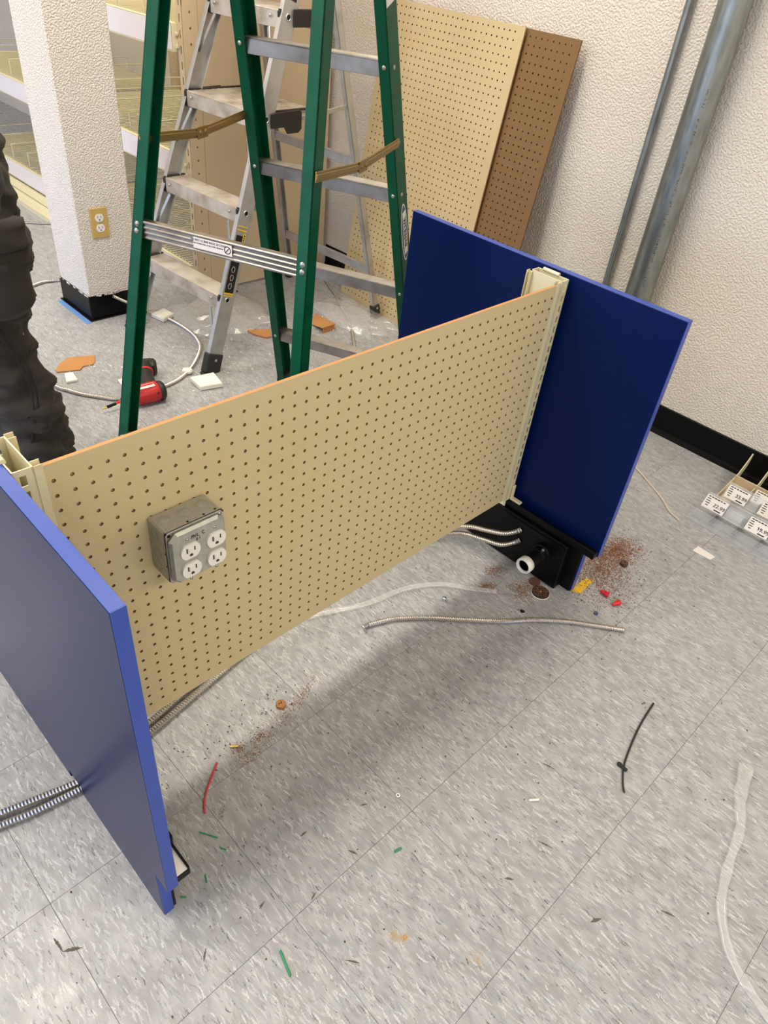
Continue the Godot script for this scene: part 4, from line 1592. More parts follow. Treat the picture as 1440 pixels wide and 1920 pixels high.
		for i in n:
			for k in m:
				var o: Vector3 = -R * cos(lerpf(a0, a1, (i + 0.5) / n)) - F * sin(lerpf(a0, a1, (i + 0.5) / n))
				quad(s2, at.call(i, k, r + 0.004), at.call(i + 1, k, r + 0.004), at.call(i + 1, k + 1, r + 0.004), at.call(i, k + 1, r + 0.004), o)
				quad(s2, at.call(i, k, r - 0.02), at.call(i + 1, k, r - 0.02), at.call(i + 1, k + 1, r - 0.02), at.call(i, k + 1, r - 0.02), -o)
		for i in n:
			for kk in [[0, -1.0], [m, 1.0]]:
				quad(s2, at.call(i, kk[0], r - 0.02), at.call(i + 1, kk[0], r - 0.02), at.call(i + 1, kk[0], r + 0.004), at.call(i, kk[0], r + 0.004), Vector3(0, kk[1], 0))
		for k in m:
			for ii in [[0, -1.0], [n, 1.0]]:
				var aa := lerpf(a0, a1, float(ii[0]) / n)
				quad(s2, at.call(ii[0], k, r - 0.02), at.call(ii[0], k + 1, r - 0.02), at.call(ii[0], k + 1, r + 0.004), at.call(ii[0], k, r + 0.004), (R * sin(aa) - F * cos(aa)) * ii[1])
		part(called, s2, M.trouser_cloth, tr)
	bent.call("cargo_pocket", -0.55, 1.45, 0.575, 0.745, 0.098, 0.012, true)
	bent.call("pocket_flap", -0.60, 1.52, 0.735, 0.80, 0.106, 0.014, false)
	# twin stitched side seam
	st = mb()
	for off in [0.0, 0.012]:
		var p := []
		for k in 12:
			var y := 0.56 - 0.045 * k
			var a: float = 0.55 + off / 0.09 + 0.35 * sin(k * 0.45)
			var r := 0.094 + 0.006 * sin(k * 0.6)
			var cx := 0.03 * clampf((y - 0.28) / 0.22, 0.0, 1.0)
			p.append(L + F * cx + (-R * cos(a) - F * sin(a)) * r + Vector3(0, y, 0))
		tube(st, spline(p, 4), [0.0022], 6)
	part("side_seam", st, M.trouser_thread, tr)
	# boots
	for s in [0.0, 0.205]:
		st = mb()
		var bf := 0.30 if s > 0.0 else 0.0
		nets(st, [[j.call(bf - 0.03, s, 0.055), j.call(bf + 0.05, s, 0.055), 0.054, 0.050], [j.call(bf + 0.05, s, 0.05), j.call(bf + 0.16, s - 0.005, 0.042), 0.050, 0.042], [j.call(bf - 0.02, s, 0.06), j.call(bf - 0.02, s, 0.17), 0.056, 0.060]], 0.02, 0.010)
		part("boot", st, M.boot_leather, t)
		st = mb()
		var poly := PackedVector2Array()
		for k in 20:
			var a := TAU * k / 20
			poly.append(Vector2(0.055 + cos(a) * 0.15, sin(a) * (0.045 if cos(a) > 0.0 else 0.040)))
		prism(st, poly, 0.0, 0.022, Transform3D(Basis(F.normalized(), R.normalized(), F.normalized().cross(R.normalized())), j.call(bf, s, 0.022)), 0.002)
		part("boot_sole", st, M.ladder_rubber, t)
	# shirt: hem, trunk and sleeves
	caps = [[j.call(0.12, hip - 0.06, 1.0), j.call(0.19, hip + 0.06, 1.0), 0.120, 0.120], [j.call(0.14, hip, 1.01), j.call(0.24, hip, 1.13), 0.124, 0.124], [j.call(0.30, hip - 0.075, 1.20), j.call(0.30, hip + 0.075, 1.20), 0.121, 0.121], [j.call(0.40, hip - 0.15, 1.29), j.call(0.40, hip + 0.15, 1.29), 0.065, 0.065]]
	for s in [-1.0, 1.0]:
		var sh: Vector3 = j.call(0.41, hip + s * 0.19, 1.28)
		var el: Vector3 = j.call(0.47, hip + s * 0.225, 1.01)
		caps.append([sh, el, 0.066, 0.060])
	st = mb()
	nets(st, caps, 0.04, 0.014, 0.014)
	part("shirt", st, M.shirt_cloth, t)
	# red lining of the glove tucked in the back pocket, hanging at the picture's edge
	st = mb()
	nets(st, [[j.call(-0.085, -0.09, 0.99), j.call(-0.095, -0.095, 0.90), 0.030, 0.034], [j.call(-0.07, -0.10, 0.92), j.call(-0.06, -0.105, 0.85), 0.020, 0.014], [j.call(-0.10, -0.09, 0.92), j.call(-0.10, -0.095, 0.84), 0.018, 0.013]], 0.02, 0.006)
	part("glove_cuff", st, M.shirt_cloth, t)
	st = mb()
	nets(st, [[j.call(-0.075, -0.112, 0.985), j.call(-0.085, -0.120, 0.945), 0.016, 0.016]], 0.01, 0.006)
	part("glove_lining", st, M.red_cloth, t)


# ---------------------------------------------------------------- receptacles
func stadium(r: float, cut: float, n := 28) -> PackedVector2Array:
	var p := PackedVector2Array()
	for k in n:
		var a := TAU * k / n
		p.append(Vector2(cos(a) * r, clampf(sin(a) * r, -cut, cut)))
	return p


# one receptacle face, centre at t, x right, y up, z out; drawn with its slots
func socket(parent: Node3D, t: Transform3D, r: float, cut: float, th: float, m: Material, recess := true) -> void:
	var st := mb()
	prism(st, stadium(r, cut), 0.0, th, t, th * 0.3)
	if recess:
		# the raised Y between the blades
		bbox(st, t * Transform3D(Basis(), Vector3(0, r * 0.12, th + 0.0003)), Vector3(r * 0.5, r * 0.62, 0.0012), 0.0004)
	var o := part("receptacle", st, m, parent)
	st = mb()
	bbox(st, t * Transform3D(Basis(), Vector3(-r * 0.40, r * 0.22, th)), Vector3(r * 0.12, r * 0.52, 0.0016))
	bbox(st, t * Transform3D(Basis(), Vector3(r * 0.40, r * 0.22, th)), Vector3(r * 0.11, r * 0.42, 0.0016))
	var p := PackedVector2Array()
	for k in 14:
		var a := TAU * k / 14
		p.append(Vector2(cos(a) * r * 0.17, maxf(sin(a) * r * 0.17, -r * 0.1) - r * 0.42))
	prism(st, p, th - 0.0006, th + 0.0008, t)
	part("slots", st, M.slot_dark, o)


func screw(parent: Node3D, at: Vector3, n: Vector3, r: float) -> void:
	var st := mb()
	lathe(st, [Vector2(0, r * 0.5), Vector2(r * 0.6, r * 0.42), Vector2(r, r * 0.1), Vector2(r, -r * 0.2)], 14, aim(at, n), true)
	var a := aim(at + n * r * 0.5, n)
	var o := part("screw", st, M.zinc_bright, parent)
	st = mb()
	bbox(st, Transform3D(a.basis * Basis(Vector3(0, 1, 0), rng.randf() * 3.0), a.origin), Vector3(r * 1.5, r * 0.08, r * 0.22))
	part("screw_slot", st, M.slot_dark, o)


func outlet_box() -> void:
	var t := thing("outlet_box", "square steel electrical box with four white receptacles on the pegboard", "electrical box", Vector3(0.171, 0.603, 0.0))
	var x0 := 0.120
	var x1 := 0.2215
	var y0 := 0.551
	var y1 := 0.6555
	var st := mb()
	box(st, Vector3(x0, y0, 0.0005), Vector3(x1, y1, 0.052), 0.003)
	# folded seam and punched corner marks
	for k in 2:
		box(st, Vector3(x0 - 0.0003, y0 + 0.004, 0.0495), Vector3(x1 + 0.0003, y1 + 0.0003, 0.0515), 0.0003)
	part("box_body", st, M.galvanised, t)
	for q in [[0.1375, 0.0215, 0.0115], [0.1707, 0.0235, 0.0118], [0.204, 0.0215, 0.0115]]:
		st = mb()
		lathe(st, [Vector2(q[2] - 0.0014, 0.0002), Vector2(q[2] - 0.0007, 0.0009), Vector2(q[2], 0.0002)], 30, aim(Vector3(q[0], y1, q[1]), Vector3.UP), true)
		lathe(st, [Vector2(0, 0.0004), Vector2(q[2] * 0.72, 0.0004), Vector2(q[2] * 0.78, 0.0)], 24, aim(Vector3(q[0], y1, q[1]), Vector3.UP), true)
		part("knockout", st, M.galvanised, t)
	for q in [[0.632, 0.020], [0.598, 0.022], [0.568, 0.020]]:
		st = mb()
		lathe(st, [Vector2(0.0092, 0.0002), Vector2(0.0099, 0.0009), Vector2(0.0106, 0.0002)], 30, aim(Vector3(x0, q[0], q[1]), Vector3(-1, 0, 0)), true)
		part("knockout", st, M.galvanised, t)
	st = mb()
	for q in [[0.163, 0.0465], [0.1915, 0.0465], [0.213, 0.0455]]:
		lathe(st, [Vector2(0, 0.0002), Vector2(0.0019, 0.0002), Vector2(0.0019, -0.001)], 12, aim(Vector3(q[0], y1 + 0.0002, q[1]), Vector3.UP))
	for q in [[0.612, 0.047], [0.585, 0.047]]:
		lathe(st, [Vector2(0, 0.0002), Vector2(0.0016, 0.0002), Vector2(0.0016, -0.001)], 12, aim(Vector3(x0 - 0.0002, q[0], q[1]), Vector3(-1, 0, 0)))
	part("punched_hole", st, M.dark_gap, t)
	# raised cover: flat flange with a chamfered, dished face in front
	st = mb()
	var fl := PackedVector2Array([Vector2(x0 + 0.004, y0), Vector2(x1 - 0.004, y0), Vector2(x1, y0 + 0.004), Vector2(x1, y1 - 0.004), Vector2(x1 - 0.004, y1), Vector2(x0 + 0.004, y1), Vector2(x0, y1 - 0.004), Vector2(x0, y0 + 0.004)])
	prism(st, fl, 0.052, 0.0535, Transform3D(), 0.0005)
	part("cover_flange", st, M.galvanised, t)
	st = mb()
	var c := 0.013
	var outer := PackedVector2Array([Vector2(x0 + c, y0 + 0.001), Vector2(x1 - c, y0 + 0.001), Vector2(x1 - 0.001, y0 + c), Vector2(x1 - 0.001, y1 - c), Vector2(x1 - c, y1 - 0.001), Vector2(x0 + c, y1 - 0.001), Vector2(x0 + 0.001, y1 - c), Vector2(x0 + 0.001, y0 + c)])
	prism(st, outer, 0.0535, 0.063, Transform3D(), 0.0042)
	part("cover", st, M.galvanised, t)
	for p in [Vector2(0.1532, 0.6135), Vector2(0.1528, 0.5752), Vector2(0.2000, 0.6135), Vector2(0.1990, 0.5750)]:
		socket(t, Transform3D(Basis(), Vector3(p.x, p.y, 0.0628)), 0.0172, 0.0142, 0.0036, M.white_plastic)
	for p in [Vector2(0.1995, 0.6365), Vector2(0.1985, 0.5535), Vector2(0.1515, 0.5545), Vector2(0.1505, 0.6365)]:
		screw(t, Vector3(p.x, p.y, 0.0632), Vector3(0, 0, 1), 0.0028)
	screw(t, Vector3(x1 - 0.0055, y1 - 0.0055, 0.0537), Vector3(0, 0, 1), 0.0034)
	st = mb()
	lathe(st, [Vector2(0, 0.0003), Vector2(0.003, 0.0003), Vector2(0.003, 0)], 14, aim(Vector3(x0 + 0.0055, y1 - 0.0055, 0.0537), Vector3(0, 0, 1)))
	part("punched_hole", st, M.dark_gap, t)
	# felt pen: PNL C over 21
	st = mb()
	var pen := func(o: Vector2, strokes: Array, s: float) -> void:
		for k in strokes:
			for i in k.size() - 1:
				var a: Vector2 = o + k[i] * s
				var b: Vector2 = o + k[i + 1] * s
				bar(st, Vector3(a.x, a.y, 0.0632), Vector3(b.x, b.y, 0.0632), Vector3(0, 0, 1), 0.0009, 0.0004)
	var h := 0.0064
	pen.call(Vector2(0.1570, 0.6345), [[Vector2(0.1, 0), Vector2(0.25, 1)], [Vector2(0.25, 1), Vector2(0.65, 0.9), Vector2(0.6, 0.55), Vector2(0.18, 0.5)]], h)
	pen.call(Vector2(0.1620, 0.6345), [[Vector2(0, 0), Vector2(0.1, 0.95), Vector2(0.5, 0.1), Vector2(0.65, 1.05)]], h)
	pen.call(Vector2(0.1675, 0.6348), [[Vector2(0.15, 1), Vector2(0.05, 0.05), Vector2(0.6, 0.1)]], h)
	pen.call(Vector2(0.1765, 0.6350), [[Vector2(0.65, 0.95), Vector2(0.25, 0.9), Vector2(0.05, 0.45), Vector2(0.25, 0.05), Vector2(0.7, 0.12)]], h)
	pen.call(Vector2(0.1655, 0.6272), [[Vector2(0.05, 0.75), Vector2(0.3, 1), Vector2(0.55, 0.75), Vector2(0.05, 0.05), Vector2(0.7, 0.1)]], 0.0048)
	pen.call(Vector2(0.1712, 0.6274), [[Vector2(0.2, 1), Vector2(0.2, 0)]], 0.0048)
	part("pen_lettering", st, M.ink, t)


func column_outlet() -> void:
	var z := -1.985
	var c := Vector3(1.0255, 0.387, z)
	var t := thing("wall_outlet", "duplex outlet with a tan cover plate on the white column", "wall outlet", c)
	var st := mb()
	bbox(st, Transform3D(Basis(Vector3(0, 0, 1), -0.008), c + Vector3(0, 0, 0.003)), Vector3(0.070, 0.114, 0.006), 0.0022)
	part("cover_plate", st, M.ivory_plastic, t)
	for s in [0.0195, -0.0195]:
		socket(t, Transform3D(Basis(), c + Vector3(0, s, 0.0055)), 0.0172, 0.0142, 0.0026, M.white_plastic, false)
	screw(t, c + Vector3(0, 0, 0.0061), Vector3(0, 0, 1), 0.003)


# ---------------------------------------------------------------- armoured cables
func floor_pts(a: Array, r: float) -> Array:
	var o := []
	for q in a:
		o.append(Vector3(q[0], (q[2] if q.size() > 2 else 0.0) + r, q[1]))
	return o


func cable(called: String, pts: Array, r: float, pitch: float, m: Material, label: String, seg := 8) -> void:
	var st := mb()
	ribbed(st, spline(pts, 10), r, pitch, seg)
	solo(called, st, m, label, "cable", "armoured cables")


func flexible_conduits() -> void:
	var r := 0.0068
	cable("armoured_cable", floor_pts([[1.03, -1.966, 0.085], [1.07, -1.958, 0.058], [1.115, -1.945, 0.030], [1.155, -1.912, 0.006], [1.185, -1.86], [1.203, -1.775], [1.203, -1.65], [1.173, -1.55], [1.115, -1.475], [1.033, -1.40], [0.954, -1.355], [0.890, -1.340], [0.837, -1.334], [0.765, -1.334], [0.706, -1.353], [0.661, -1.402], [0.62, -1.457], [0.595, -1.506], [0.575, -1.556], [0.55, -1.75], [0.57, -2.0], [0.66, -2.25], [0.80, -2.38], [0.935, -2.44], [1.05, -2.40]], 0.0075), 0.0075, 0.0064, M.flex_steel, "steel armoured cable looped on the floor in front of the white column", 10)
	cable("armoured_cable", floor_pts([[0.9, -3.30], [1.05, -3.245], [1.186, -3.212], [1.249, -3.172], [1.311, -3.139], [1.36, -3.08]], r), r, 0.007, M.flex_steel, "steel armoured cable on the floor by the cream trim behind the column")
	cable("armoured_cable", floor_pts([[2.06, -1.80], [2.03, -1.74], [1.985, -1.64], [1.928, -1.545], [1.866, -1.42], [1.802, -1.325], [1.727, -1.228], [1.66, -1.14], [1.60, -1.05]], r), r, 0.007, M.flex_steel_dull, "dull armoured cable running across the floor beside the green ladder's feet")
	# short offcut in front of the fixture
	var t := thing("cable_offcut", "short wavy offcut of armoured steel cable lying in front of the pegboard", "cable", Vector3(0.9, 0, 0.2), "armoured cables")
	var st := mb()
	ribbed(st, spline(floor_pts([[0.672, -0.012], [0.692, -0.005], [0.743, 0.018], [0.81, 0.068], [0.882, 0.136], [0.956, 0.203], [1.028, 0.255], [1.092, 0.314], [1.139, 0.369], [1.192, 0.434]], 0.0072), 12), 0.0072, 0.0056, 12)
	part("armour", st, M.flex_steel, t)
	st = mb()
	bar(st, Vector3(0.672, 0.008, -0.012), Vector3(0.656, 0.009, -0.014), Vector3.UP, 0.009, 0.007, 0.001)
	bar(st, Vector3(0.660, 0.006, -0.018), Vector3(0.652, 0.012, 0.001), Vector3.UP, 0.005, 0.003, 0.0006)
	part("torn_end", st, M.zinc_bright, t)
	# two runs from the far base shoe, behind the pegboard, out under the near end panel
	cable("armoured_cable", [Vector3(1.1715, 0.121, 0.069), Vector3(1.158, 0.116, 0.062), Vector3(1.14, 0.102, 0.036), Vector3(1.128, 0.088, -0.01), Vector3(1.115, 0.072, -0.065), Vector3(1.08, 0.045, -0.12), Vector3(0.96, 0.014, -0.175), Vector3(0.72, 0.009, -0.185), Vector3(0.45, 0.009, -0.165), Vector3(0.25, 0.009, -0.135), Vector3(0.11, 0.009, -0.108), Vector3(0.0, 0.009, -0.092), Vector3(-0.06, 0.010, -0.078), Vector3(-0.073, 0.010, -0.076), Vector3(-0.153, 0.012, -0.094), Vector3(-0.207, 0.011, -0.108), Vector3(-0.40, 0.009, -0.16), Vector3(-0.7, 0.009, -0.30)], 0.0078, 0.0062, M.flex_steel, "upper armoured cable from the far black base to the near blue panel", 10)
	cable("armoured_cable", [Vector3(1.1715, 0.086, 0.075), Vector3(1.158, 0.078, 0.066), Vector3(1.140, 0.060, 0.036), Vector3(1.130, 0.047, -0.02), Vector3(1.11, 0.032, -0.09), Vector3(1.04, 0.012, -0.145), Vector3(0.90, 0.009, -0.16), Vector3(0.70, 0.009, -0.165), Vector3(0.45, 0.009, -0.145), Vector3(0.25, 0.009, -0.112), Vector3(0.12, 0.009, -0.088), Vector3(0.0, 0.009, -0.070), Vector3(-0.06, 0.009, -0.060), Vector3(-0.073, 0.009, -0.059), Vector3(-0.162, 0.009, -0.072), Vector3(-0.215, 0.009, -0.086), Vector3(-0.40, 0.009, -0.135), Vector3(-0.7, 0.009, -0.27)], 0.0078, 0.0062, M.flex_steel, "lower armoured cable from the far black base to the near blue panel", 10)
	# pipe stub with a white bushing
	t = thing("pipe_stub", "dark pipe stub with white bushing sticking out of the far black base", "pipe", Vector3(1.13, 0.1, 0.155))
	var a := aim(Vector3(1.172, 0.100, 0.155), Vector3(-1, 0, 0))
	st = mb()
	lathe(st, [Vector2(0.0165, 0.0), Vector2(0.027, 0.0), Vector2(0.027, 0.012), Vector2(0.0235, 0.014), Vector2(0.0225, 0.03), Vector2(0.0205, 0.032), Vector2(0.0205, 0.088), Vector2(0.0165, 0.088), Vector2(0.0165, 0.0)], 30, a, false)
	part("pipe", st, M.black_metal, t)
	st = mb()
	var sc := aim(Vector3(1.148, 0.1235, 0.163), Vector3(0, 1, 0.35))
	lathe(st, [Vector2(0, 0.006), Vector2(0.0035, 0.006), Vector2(0.0045, 0.004), Vector2(0.0045, -0.006)], 6, sc)
	part("set_screw", st, M.zinc_bright, t)
	st = mb()
	lathe(st, [Vector2(0.0205, 0.074), Vector2(0.0232, 0.075), Vector2(0.0236, 0.088), Vector2(0.0228, 0.0945), Vector2(0.0195, 0.0965), Vector2(0.0172, 0.094), Vector2(0.0168, 0.080)], 32, a, true)
	part("bushing", st, M.white_plastic, t)


# ---------------------------------------------------------------- price rack on the floor by the wall
func price_rack() -> void:
	var t := thing("price_rack", "clear rack of price tags on the floor by the cream wall", "display rack", Vector3(1.97, 0, 0.45))
	var out := Vector3(-0.80, 0.60, 0).normalized()
	var up := Vector3(0.60, 0.80, 0).normalized()
	var face := Basis(Vector3(0, 0, 1), up, out)
	var holder := func(x: float, y: float, z0: float, z1: float) -> void:
		var st := mb()
		var c := Vector3(x, y, (z0 + z1) * 0.5)
		bbox(st, Transform3D(face, c), Vector3(z1 - z0, 0.052, 0.0016), 0.0004)
		bbox(st, Transform3D(face, c + up * 0.027 + out * 0.002), Vector3(z1 - z0, 0.006, 0.005), 0.001)
		bbox(st, Transform3D(face, c + up * 0.006 + out * 0.0025), Vector3(z1 - z0, 0.0025, 0.0025), 0.0006)
		bbox(st, Transform3D(face, c - up * 0.026 + out * 0.002), Vector3(z1 - z0, 0.004, 0.005), 0.001)
		part("label_holder", st, M.clear_acrylic, t)
	holder.call(1.872, 0.052, 0.317, 0.72)
	holder.call(1.985, 0.052, 0.335, 0.72)
	var tags := [[1.866, 0.055, 0.352, "22.99"], [1.979, 0.055, 0.376, "33.99"], [1.866, 0.055, 0.498, "19.99"], [1.979, 0.055, 0.492, "24.99"], [2.045, 0.045, 0.445, ""], [1.866, 0.055, 0.640, "19.99"]]
	for q in tags:
		var c := Vector3(q[0], q[1], q[2])
		var st := mb()
		bbox(st, Transform3D(face, c), Vector3(0.072, 0.045, 0.0009), 0.0002)
		var tg := part("price_tag", st, M.label_white, t)
		st = mb()
		for k in 6:
			bbox(st, Transform3D(face, c + out * 0.0006 + up * 0.0175 + Vector3(0, 0, -0.027 + k * 0.0098)), Vector3(rng.randf_range(0.006, 0.0092), 0.0034, 0.0003))
		for k in 4:
			bbox(st, Transform3D(face, c + out * 0.0006 + up * (0.010 - 0.0075 * k) + Vector3(0, 0, -0.0255 + 0.001 * k)), Vector3([0.012, 0.015, 0.014, 0.009][k], 0.0026, 0.0003))
		if q[3] != "":
			bbox(st, Transform3D(face, c + out * 0.0006 - up * 0.017 + Vector3(0, 0, 0.016)), Vector3(0.022, 0.0038, 0.0003))
		part("small_print", st, M.ink, tg)
		if q[3] != "":
			var tm := TextMesh.new()
			tm.text = q[3]
			tm.font = font
			tm.font_size = 24
			tm.pixel_size = 0.0115 / 17.5
			tm.depth = 0.0003
			tm.curve_step = 4.0
			tm.material = M.ink
			var o := MeshInstance3D.new()
			o.mesh = tm
			o.transform = Transform3D(face, c + out * 0.0007 - up * 0.003 + Vector3(0, 0, 0.016))
			hang("price_lettering", o, tg)
	# twin wire runners with a clear front lip
	for z in [0.372, 0.447, 0.524, 0.60, 0.68]:
		var st := mb()
		for e in [-0.0045, 0.0045]:
			rod(st, Vector3(1.832, 0.012, z + e), Vector3(2.13, 0.014, z + e), 0.0022, 6)
		part("runner", st, M.conduit_steel, t)
		st = mb()
		box(st, Vector3(1.90, 0.006, z - 0.008), Vector3(1.93, 0.03, z + 0.008), 0.002)
		box(st, Vector3(2.02, 0.006, z - 0.006), Vector3(2.06, 0.034, z + 0.006), 0.002)
		part("pusher", st, M.black_plastic, t)
	var st := mb()
	box(st, Vector3(1.802, 0.0, 0.30), Vector3(1.830, 0.003, 0.72), 0.0006)
	bbox(st, Transform3D(Basis(Vector3(0, 0, 1), 0.35), Vector3(1.826, 0.021, 0.51)), Vector3(0.0022, 0.040, 0.42), 0.0006)
	box(st, Vector3(1.83, 0.0, 0.302), Vector3(2.10, 0.0025, 0.72), 0.0006)
	part("clear_tray", st, M.clear_acrylic, t)
	# cream brackets that hook on to an upright
	for z in [0.318, 0.392, 0.62]:
		st = mb()
		var poly := PackedVector2Array([Vector2(1.99, 0.004), Vector2(2.15, 0.004), Vector2(2.198, 0.05), Vector2(2.205, 0.095), Vector2(2.196, 0.10), Vector2(2.17, 0.075), Vector2(2.13, 0.045), Vector2(1.99, 0.016)])
		prism(st, poly, z - 0.0015, z + 0.0015, Transform3D(), 0.0004)
		part("bracket", st, M.cream_metal, t)
	st = mb()
	box(st, Vector3(2.10, 0.003, 0.318), Vector3(2.104, 0.05, 0.72), 0.001)
	box(st, Vector3(1.99, 0.003, 0.316), Vector3(2.104, 0.006, 0.40), 0.001)
	part("back_rail", st, M.cream_panel, t)


# ---------------------------------------------------------------- power tool
func drill() -> void:
	var t := thing("impact_driver", "red and black impact driver lying on the floor behind the green ladder", "power tool", Vector3(0.79, 0, -1.35))
	var c0 := Vector3(0.722, 0.034, -1.288)
	var c1 := Vector3(0.842, 0.036, -1.275)
	var ax := (c1 - c0).normalized()
	var a := aim(c0, ax)
	var st := mb()
	lathe(st, [Vector2(0.0, 0.0), Vector2(0.019, 0.0), Vector2(0.025, 0.010), Vector2(0.027, 0.022), Vector2(0.027, 0.024)], 24, a, true)
	part("gear_nose", st, M.zinc_bright, t)
	st = mb()
	lathe(st, [Vector2(0.027, 0.022), Vector2(0.030, 0.026), Vector2(0.033, 0.055), Vector2(0.0335, 0.09), Vector2(0.032, 0.108), Vector2(0.028, 0.112)], 24, a, true)
	bbox(st, Transform3D(Basis(ax, Vector3.UP, ax.cross(Vector3.UP)), c0 + ax * 0.066 + Vector3(0, 0.010, -0.004)), Vector3(0.088, 0.046, 0.05), 0.008)
	part("housing", st, M.tool_red, t)
	st = mb()
	lathe(st, [Vector2(0.031, 0.104), Vector2(0.036, 0.107), Vector2(0.036, 0.118), Vector2(0.028, 0.126), Vector2(0.0, 0.127)], 18, a, true)
	part("end_cap", st, M.black_plastic, t)
	st = mb()
	var fr := Basis(ax, Vector3.UP, ax.cross(Vector3.UP))
	bbox(st, Transform3D(fr, c0 + ax * 0.060 + Vector3(0, 0.0335, 0.002)), Vector3(0.062, 0.0015, 0.026), 0.0004)
	part("side_label", st, M.label_white, t)
	st = mb()
	bbox(st, Transform3D(fr, c0 + ax * 0.060 + Vector3(0, 0.0345, -0.003)), Vector3(0.060, 0.001, 0.010), 0.0003)
	part("side_label", st, M.nut_red, t)
	st = mb()
	rivet(st, c0 + ax * 0.09 + Vector3(0, 0.012, 0.031), Vector3(0, 0.3, 1), 0.005)
	part("screw", st, M.black_plastic, t)
	# chuck and bit
	st = mb()
	lathe(st, [Vector2(0.0, -0.030), Vector2(0.008, -0.030), Vector2(0.0095, -0.024), Vector2(0.0095, -0.004), Vector2(0.012, 0.0)], 16, a, true)
	part("chuck", st, M.black_metal, t)
	st = mb()
	rod(st, c0 - ax * 0.03, c0 - ax * 0.055 + Vector3(0, -0.004, 0), 0.0042, 8)
	part("bit_collar", st, M.nut_red, t)
	st = mb()
	rod(st, c0 - ax * 0.05 + Vector3(0, -0.004, 0), c0 - ax * 0.082 + Vector3(0, -0.009, -0.001), 0.0052, 8)
	part("bit_holder", st, M.black_metal, t)
	st = mb()
	tube(st, PackedVector3Array([c0 - ax * 0.082 + Vector3(0, -0.009, -0.001), c0 - ax * 0.094 + Vector3(0, -0.0115, -0.001), c0 - ax * 0.099 + Vector3(0, -0.0125, -0.001)]), [0.003, 0.003, 0.0012], 8)
	part("bit", st, M.brass, t)
	# handle away from the viewer, battery at its foot
	var h0 := c0 + ax * 0.082 + Vector3(0, 0.006, -0.02)
	var h1 := Vector3(0.872, 0.040, -1.455)
	st = mb()
	tube(st, PackedVector3Array([h0, h0.lerp(h1, 0.25), h0.lerp(h1, 0.6), h0.lerp(h1, 0.9), h1]), [0.031, 0.029, 0.026, 0.028, 0.030], 18, true, 0.85)
	part("handle", st, M.black_plastic, t)
	st = mb()
	var q := h0.lerp(h1, 0.68)
	tube(st, PackedVector3Array([q, q + (h1 - h0).normalized() * 0.010]), [0.0285, 0.0290], 18, true, 0.87)
	part("trim_ring", st, M.nut_red, t)
	st = mb()
	var hb := along(h0, h1, Vector3.UP)
	bbox(st, Transform3D(hb, h1 + hb.z * 0.012 - Vector3(0, 0.010, 0)), Vector3(0.092, 0.056, 0.05), 0.010)
	part("battery", st, M.black_plastic, t)
	st = mb()
	bbox(st, Transform3D(hb, h1 + hb.z * 0.016 + Vector3(0, 0.0185, 0)), Vector3(0.058, 0.002, 0.022), 0.0008)
	part("battery_latch", st, M.ladder_rubber, t)


# ---------------------------------------------------------------- litter
func slab(pts: Array, y0: float, th: float, b := 0.0) -> SurfaceTool:
	var st := mb()
	var poly := PackedVector2Array()
	for q in pts:
		poly.append(Vector2(q[0], -q[1]))
	prism(st, poly, y0, y0 + th, Transform3D(Basis(Vector3(1, 0, 0), Vector3(0, 0, -1), Vector3(0, 1, 0)), Vector3.ZERO), b)
	return st


func grains(called: String, spots: Array, n: int, s0: float, s1: float, m: Material, label: String) -> void:
	# spots: x, z, spread x, spread z, turn
	var mesh := BoxMesh.new()
	mesh.size = Vector3(1, 0.5, 0.7)
	mesh.material = m
	var mm := MultiMesh.new()
	mm.transform_format = MultiMesh.TRANSFORM_3D
	mm.mesh = mesh
	mm.instance_count = n
	for i in n:
		var q: Array = spots[rng.randi() % spots.size()]
		var a := rng.randfn(0.0, 1.0) * float(q[2])
		var b := rng.randfn(0.0, 1.0) * float(q[3])
		var p := Vector3(q[0] + a * cos(q[4]) - b * sin(q[4]), 0, q[1] + a * sin(q[4]) + b * cos(q[4]))
		var s := rng.randf_range(s0, s1)
		var mound := 0.0035 * exp(-(a * a / (q[2] * q[2]) + b * b / (q[3] * q[3]))) * (s0 / 0.0008) * rng.randf()
		p.y = s * 0.25 + mound
		mm.set_instance_transform(i, Transform3D(Basis.from_euler(Vector3(rng.randf() * 0.6, rng.randf() * TAU, rng.randf() * 0.6)).scaled(Vector3.ONE * s), p))
	var o := MultiMeshInstance3D.new()
	o.multimesh = mm
	hang(called, o)
	tag(o, label, "sawdust", "", "stuff")


func wire(called: String, pts: Array, r: float, m: Material, label: String, category: String, group := "") -> void:
	var st := mb()
	tube(st, spline(floor_pts(pts, r), 6), [r], 8)
	solo(called, st, m, label, category, group)


